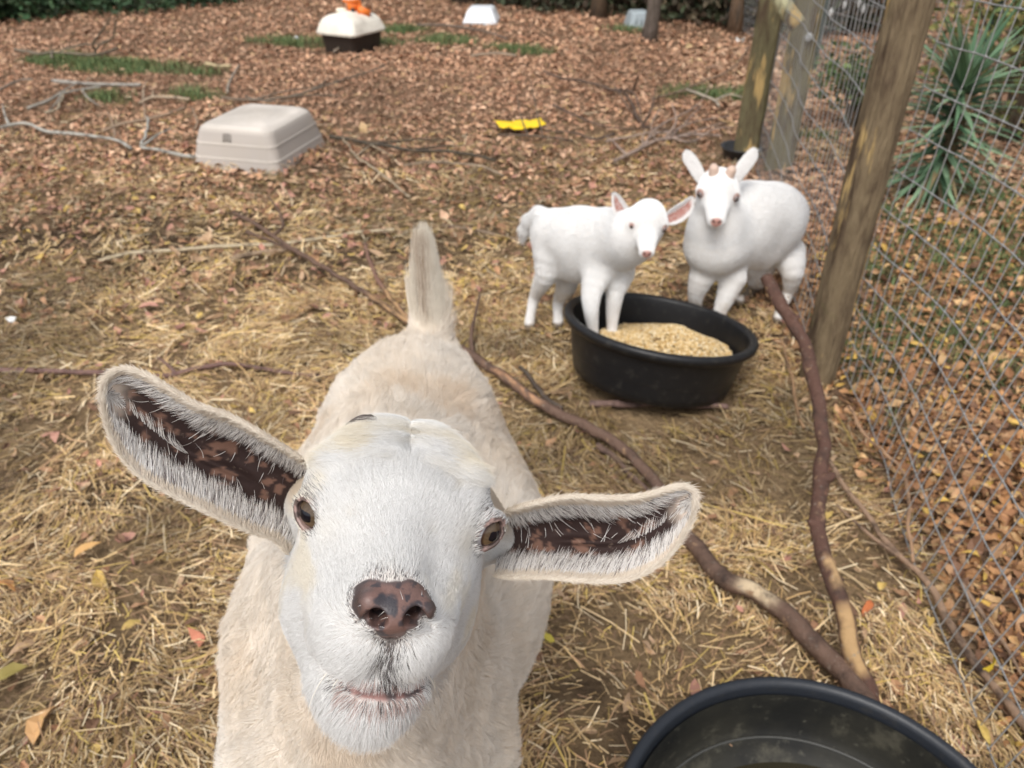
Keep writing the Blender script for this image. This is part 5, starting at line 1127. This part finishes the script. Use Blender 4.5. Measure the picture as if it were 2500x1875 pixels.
    for ea in spec['ears']:
        top = [D(*p) for p in ea['top']]; bot = [D(*p) for p in ea['bot']]; out = ea['out']/np.linalg.norm(ea['out'])
        EV, EF, q, N, U, Vv = ear_sheet(top, bot, ea['cup'], .004, 30, 18, out); n = len(U)
        inn = sst(.1,.3,Vv)*(1-sst(.7,.9,Vv))*(1-sst(.75,.95,U)); ic = mixc((.68,.64,.62), ea['in'], inn); bc = np.tile((.68,.65,.63), (n,1))
        eo = mesh('ear', EV, EF, M_kid, T, col=np.vstack([ic, bc]))
        if 'fur' not in SKIP:
            r = np.random.default_rng(4); P, Nn = scatter(EV, EF, 5200, lambda p, nn: np.ones(len(p)), 5); kd = kdtree.KDTree(n)
            for i in range(n): kd.insert(EV[i], i)
            kd.balance(); ii = np.array([kd.find(p)[1] for p in P]); inside = ((P-EV[ii])*N[ii]).sum(1) > -.0015; keep = ~(inside & (inn[ii] > .35)) | (r.random(len(P)) < .12); P, Nn, ii, inside = P[keep], Nn[keep], ii[keep], inside[keep]
            Nn = np.where(inside[:,None], N[ii], -N[ii]); du = np.gradient(EV[:n].reshape(30,18,3), axis=0).reshape(-1,3)[ii]
            fur('fur', eo, M_fur, P, Nn, du, .006, .35, mixc((.74,.72,.70),(.88,.88,.87), r.random(len(P))), np.full(len(P), .0002), 3, seed=6)
    for h in spec.get('horns', []):
        b = MB(); q = smooth_path([wld(p) for p in h], 5); b.tube(q, np.interp(np.linspace(0,1,len(q)), [0,.7,1], [.0155,.0135,.007]), 14, (.62,.46,.37)); b.build('horn', M_horn, T)
    if 'fur' in SKIP: return T
    r = np.random.default_rng(9); nf = spec['fur']
    def dens(P, N):
        l = loc(P); h = np.linalg.norm(P-H, axis=1) < .12*S0; w = facing(P, N, .35)*(P[:,2] > .022)*(1+1.2*h)
        q = np.sqrt(((l[:,0])/1.3)**2+((l[:,1]+.55)/1.1)**2+((np.minimum(l[:,2]-7.5,0))/.5)**2); w *= np.where(h, sst(.8,1.05,q), 1)
        e = np.minimum(np.linalg.norm(l-[-3.85,.35,.4], axis=1), np.linalg.norm(l-[3.85,.35,.4], axis=1)); return w*np.where(h, sst(1.0,1.3,e), 1)
    P, N = scatter(V, F, nf, dens, 23); l = loc(P); h = 1-sst(.08, .13, np.linalg.norm(P-H, axis=1)/S0)
    back = np.asarray(spec['back'], float); back /= np.linalg.norm(back); f1 = back[None]*.8+np.array([0,0,-1.])*(.35+.8*sst(.34,.2,P[:,2]))[:,None]; f2 = -hz[None]+.35*hy[None]*sst(-2,0,l[:,1])[:,None]-.5*hy[None]*sst(-1,-3,l[:,1])[:,None]
    fl = f1*(1-h[:,None])+f2*h[:,None]+(np.stack([fbm(P, 22, s, 2) for s in (1,2,3)], 1)-.5)*.7*(1-h[:,None]*.6)
    ln = mix(.011, .005, h)*mix(.40, 1, sst(.14,.28,P[:,2]-spec.get('hoofz',0))); tl = np.zeros(len(P))
    if spec.get('tail'): tp = np.array(spec['tail'][0]); tl = np.exp(-(s_chain(P, tp, [0]*len(tp))/.03)**2); ln = ln+tl*.022; tv = tp[-1]-tp[0]; fl = fl*(1-tl[:,None])+tl[:,None]*(tv/np.linalg.norm(tv))
    col = mixc((.78,.775,.765), (.90,.90,.895), r.random(len(P))); dirty = sst(.19,.04,P[:,2]-spec.get('hoofz',0))*sst(.42,.56,fbm(P,22,5,2)); col = mixc(col, (.46,.37,.27), dirty*.9)
    fur('fur', T, M_fur, P, N, fl, ln, .30, col, np.full(len(P), .00026), 4, wave=.0015, clump=.30, nclump=5000, seed=24)
    return T
A = lambda px, py, y: Wy(px, py, y)
if 'kids' not in SKIP:
    # smaller kid, side on, its forefeet in the feed tub
    pel, mid, che = A(1358,574,2.22), A(1420,584,2.16), A(1490,600,2.09)
    hk = A(1582,553,1.94); nos = A(1580,622,1.855); hz = nos-hk
    near_h = [A(1342,632,2.18), A(1332,674,2.17), A(1307,722,2.22), A(1296,766,2.21), G(1293,795,.012)]
    far_h = [A(1385,650,2.26), A(1382,700,2.25), A(1364,735,2.27), A(1362,766,2.24), G(1362,792,.012)]
    near_f = [A(1462,660,2.05), A(1445,712,2.00), A(1443,755,1.975), A(1447,800,1.97), A(1449,838,1.96)]
    far_f = [A(1512,670,2.08), A(1502,715,2.04), A(1496,765,2.03), A(1494,800,2.02), A(1494,825,2.01)]
    LR = [.048,.034,.019,.015,.018]
    kid('kid_goat', 'smaller white kid with pink ears, standing with its forefeet in the feed tub', dict(base=(pel[0], pel[1], 0), head=hk, hx=np.array([1,.12,.05]), hz=hz, hs=1.04,
        trunk=[(pel, mid, .080, .084), (mid, che, .084, .080), (che+[0,0,.02], A(1540,572,2.00), .084, .060), (A(1540,590,2.01), hk-hz/np.linalg.norm(hz)*.03, .060, .045), (A(1470,640,2.10), A(1400,640,2.17), .065, .06)],
        legs=[(near_h, LR), (far_h, LR), (near_f, [.044,.029,.022,.016,.019]), (far_f, [.042,.026,.020,.015,.018])], tail=([A(1318,528,2.26), A(1296,540,2.28), A(1284,560,2.29), A(1280,578,2.29)], [.028,.022,.018,.008]),
        ears=[dict(top=[(1545,530,2.125),(1530,502,2.125),(1512,478,2.125),(1500,470,2.125),(1497,478,2.125)], bot=[(1538,552,2.125),(1520,546,2.125),(1502,528,2.125),(1496,500,2.125),(1497,478,2.125)], cup=[.008,.014,.012,.002], out=CB-.1*CR, **{'in': (.34,.16,.13)}),
              dict(top=[(1618,528,2.125),(1640,510,2.125),(1668,492,2.125),(1688,480,2.125),(1694,490,2.125)], bot=[(1622,548,2.125),(1645,548,2.125),(1668,538,2.125),(1688,518,2.125),(1694,490,2.125)], cup=[.008,.014,.012,.002], out=CB+.1*CR, **{'in': (.34,.16,.13)})],
        back=pel-che, fur=85000, hoofz=0.0))
    # larger kid with small horns, facing the camera, its body turned to the right
    pel, mid, che = A(1880,524,2.40), A(1820,535,2.36), A(1752,590,2.28)
    hk = A(1752,478,2.20); nos = A(1750,545,2.085); hz = nos-hk
    kid('kid_goat', 'larger white kid with upright ears and two small horn buds, beside the fence post', dict(base=(pel[0], pel[1], 0), head=hk, hx=np.array([1,.0,0.0]), hz=hz, hs=1.30,
        trunk=[(pel, mid, .104, .108), (mid, che, .106, .086), (A(1742,598,2.24), A(1750,555,2.26), .070, .076), (A(1748,600,2.25), hk-hz/np.linalg.norm(hz)*.035, .085, .055), (A(1850,600,2.36), A(1778,598,2.28), .08, .068), (A(1896,555,2.40), A(1914,528,2.43), .082, .074)],
        legs=[([A(1712,680,2.24), A(1700,715,2.24), A(1698,745,2.25), A(1700,790,2.27), G(1702,805,.012)*[1,1,1]], [.040,.027,.020,.015,.018]),
              ([A(1790,680,2.24), A(1770,730,2.22), A(1758,762,2.21), A(1758,800,2.2), G(1758,825,.012)], [.042,.029,.021,.016,.018]),
              ([A(1925,620,2.40), A(1935,665,2.34), A(1925,715,2.36), A(1905,755,2.30), G(1900,778,.014)], [.056,.036,.019,.015,.019]),
              ([A(1860,640,2.46), A(1850,680,2.46), A(1838,705,2.48), A(1815,725,2.44), G(1804,735,.014)], [.055,.034,.019,.015,.019])],
        ears=[dict(top=[(1722,432,2.310),(1706,400,2.310),(1692,378,2.310),(1676,366,2.310),(1668,376,2.310)], bot=[(1706,450,2.310),(1690,430,2.310),(1677,408,2.310),(1667,390,2.310),(1668,376,2.310)], cup=[.006,.010,.008,.001], out=-.5*CB-CR*.8, **{'in': (.66,.62,.60)}),
              dict(top=[(1786,430,2.310),(1804,398,2.310),(1822,375,2.310),(1838,361,2.310),(1849,368,2.310)], bot=[(1803,448,2.310),(1821,427,2.310),(1838,405,2.310),(1849,386,2.310),(1849,368,2.310)], cup=[.006,.010,.008,.001], out=-.5*CB+CR*.8, **{'in': (.66,.61,.59)})],
        horns=[[(-1.5,2.6,-2.2),(-1.9,4.8,-2.8),(-2.2,6.0,-3.2)],[(1.5,2.6,-2.2),(1.9,4.8,-2.8),(2.2,6.0,-3.2)]], back=pel-che, fur=95000, hoofz=0.0))
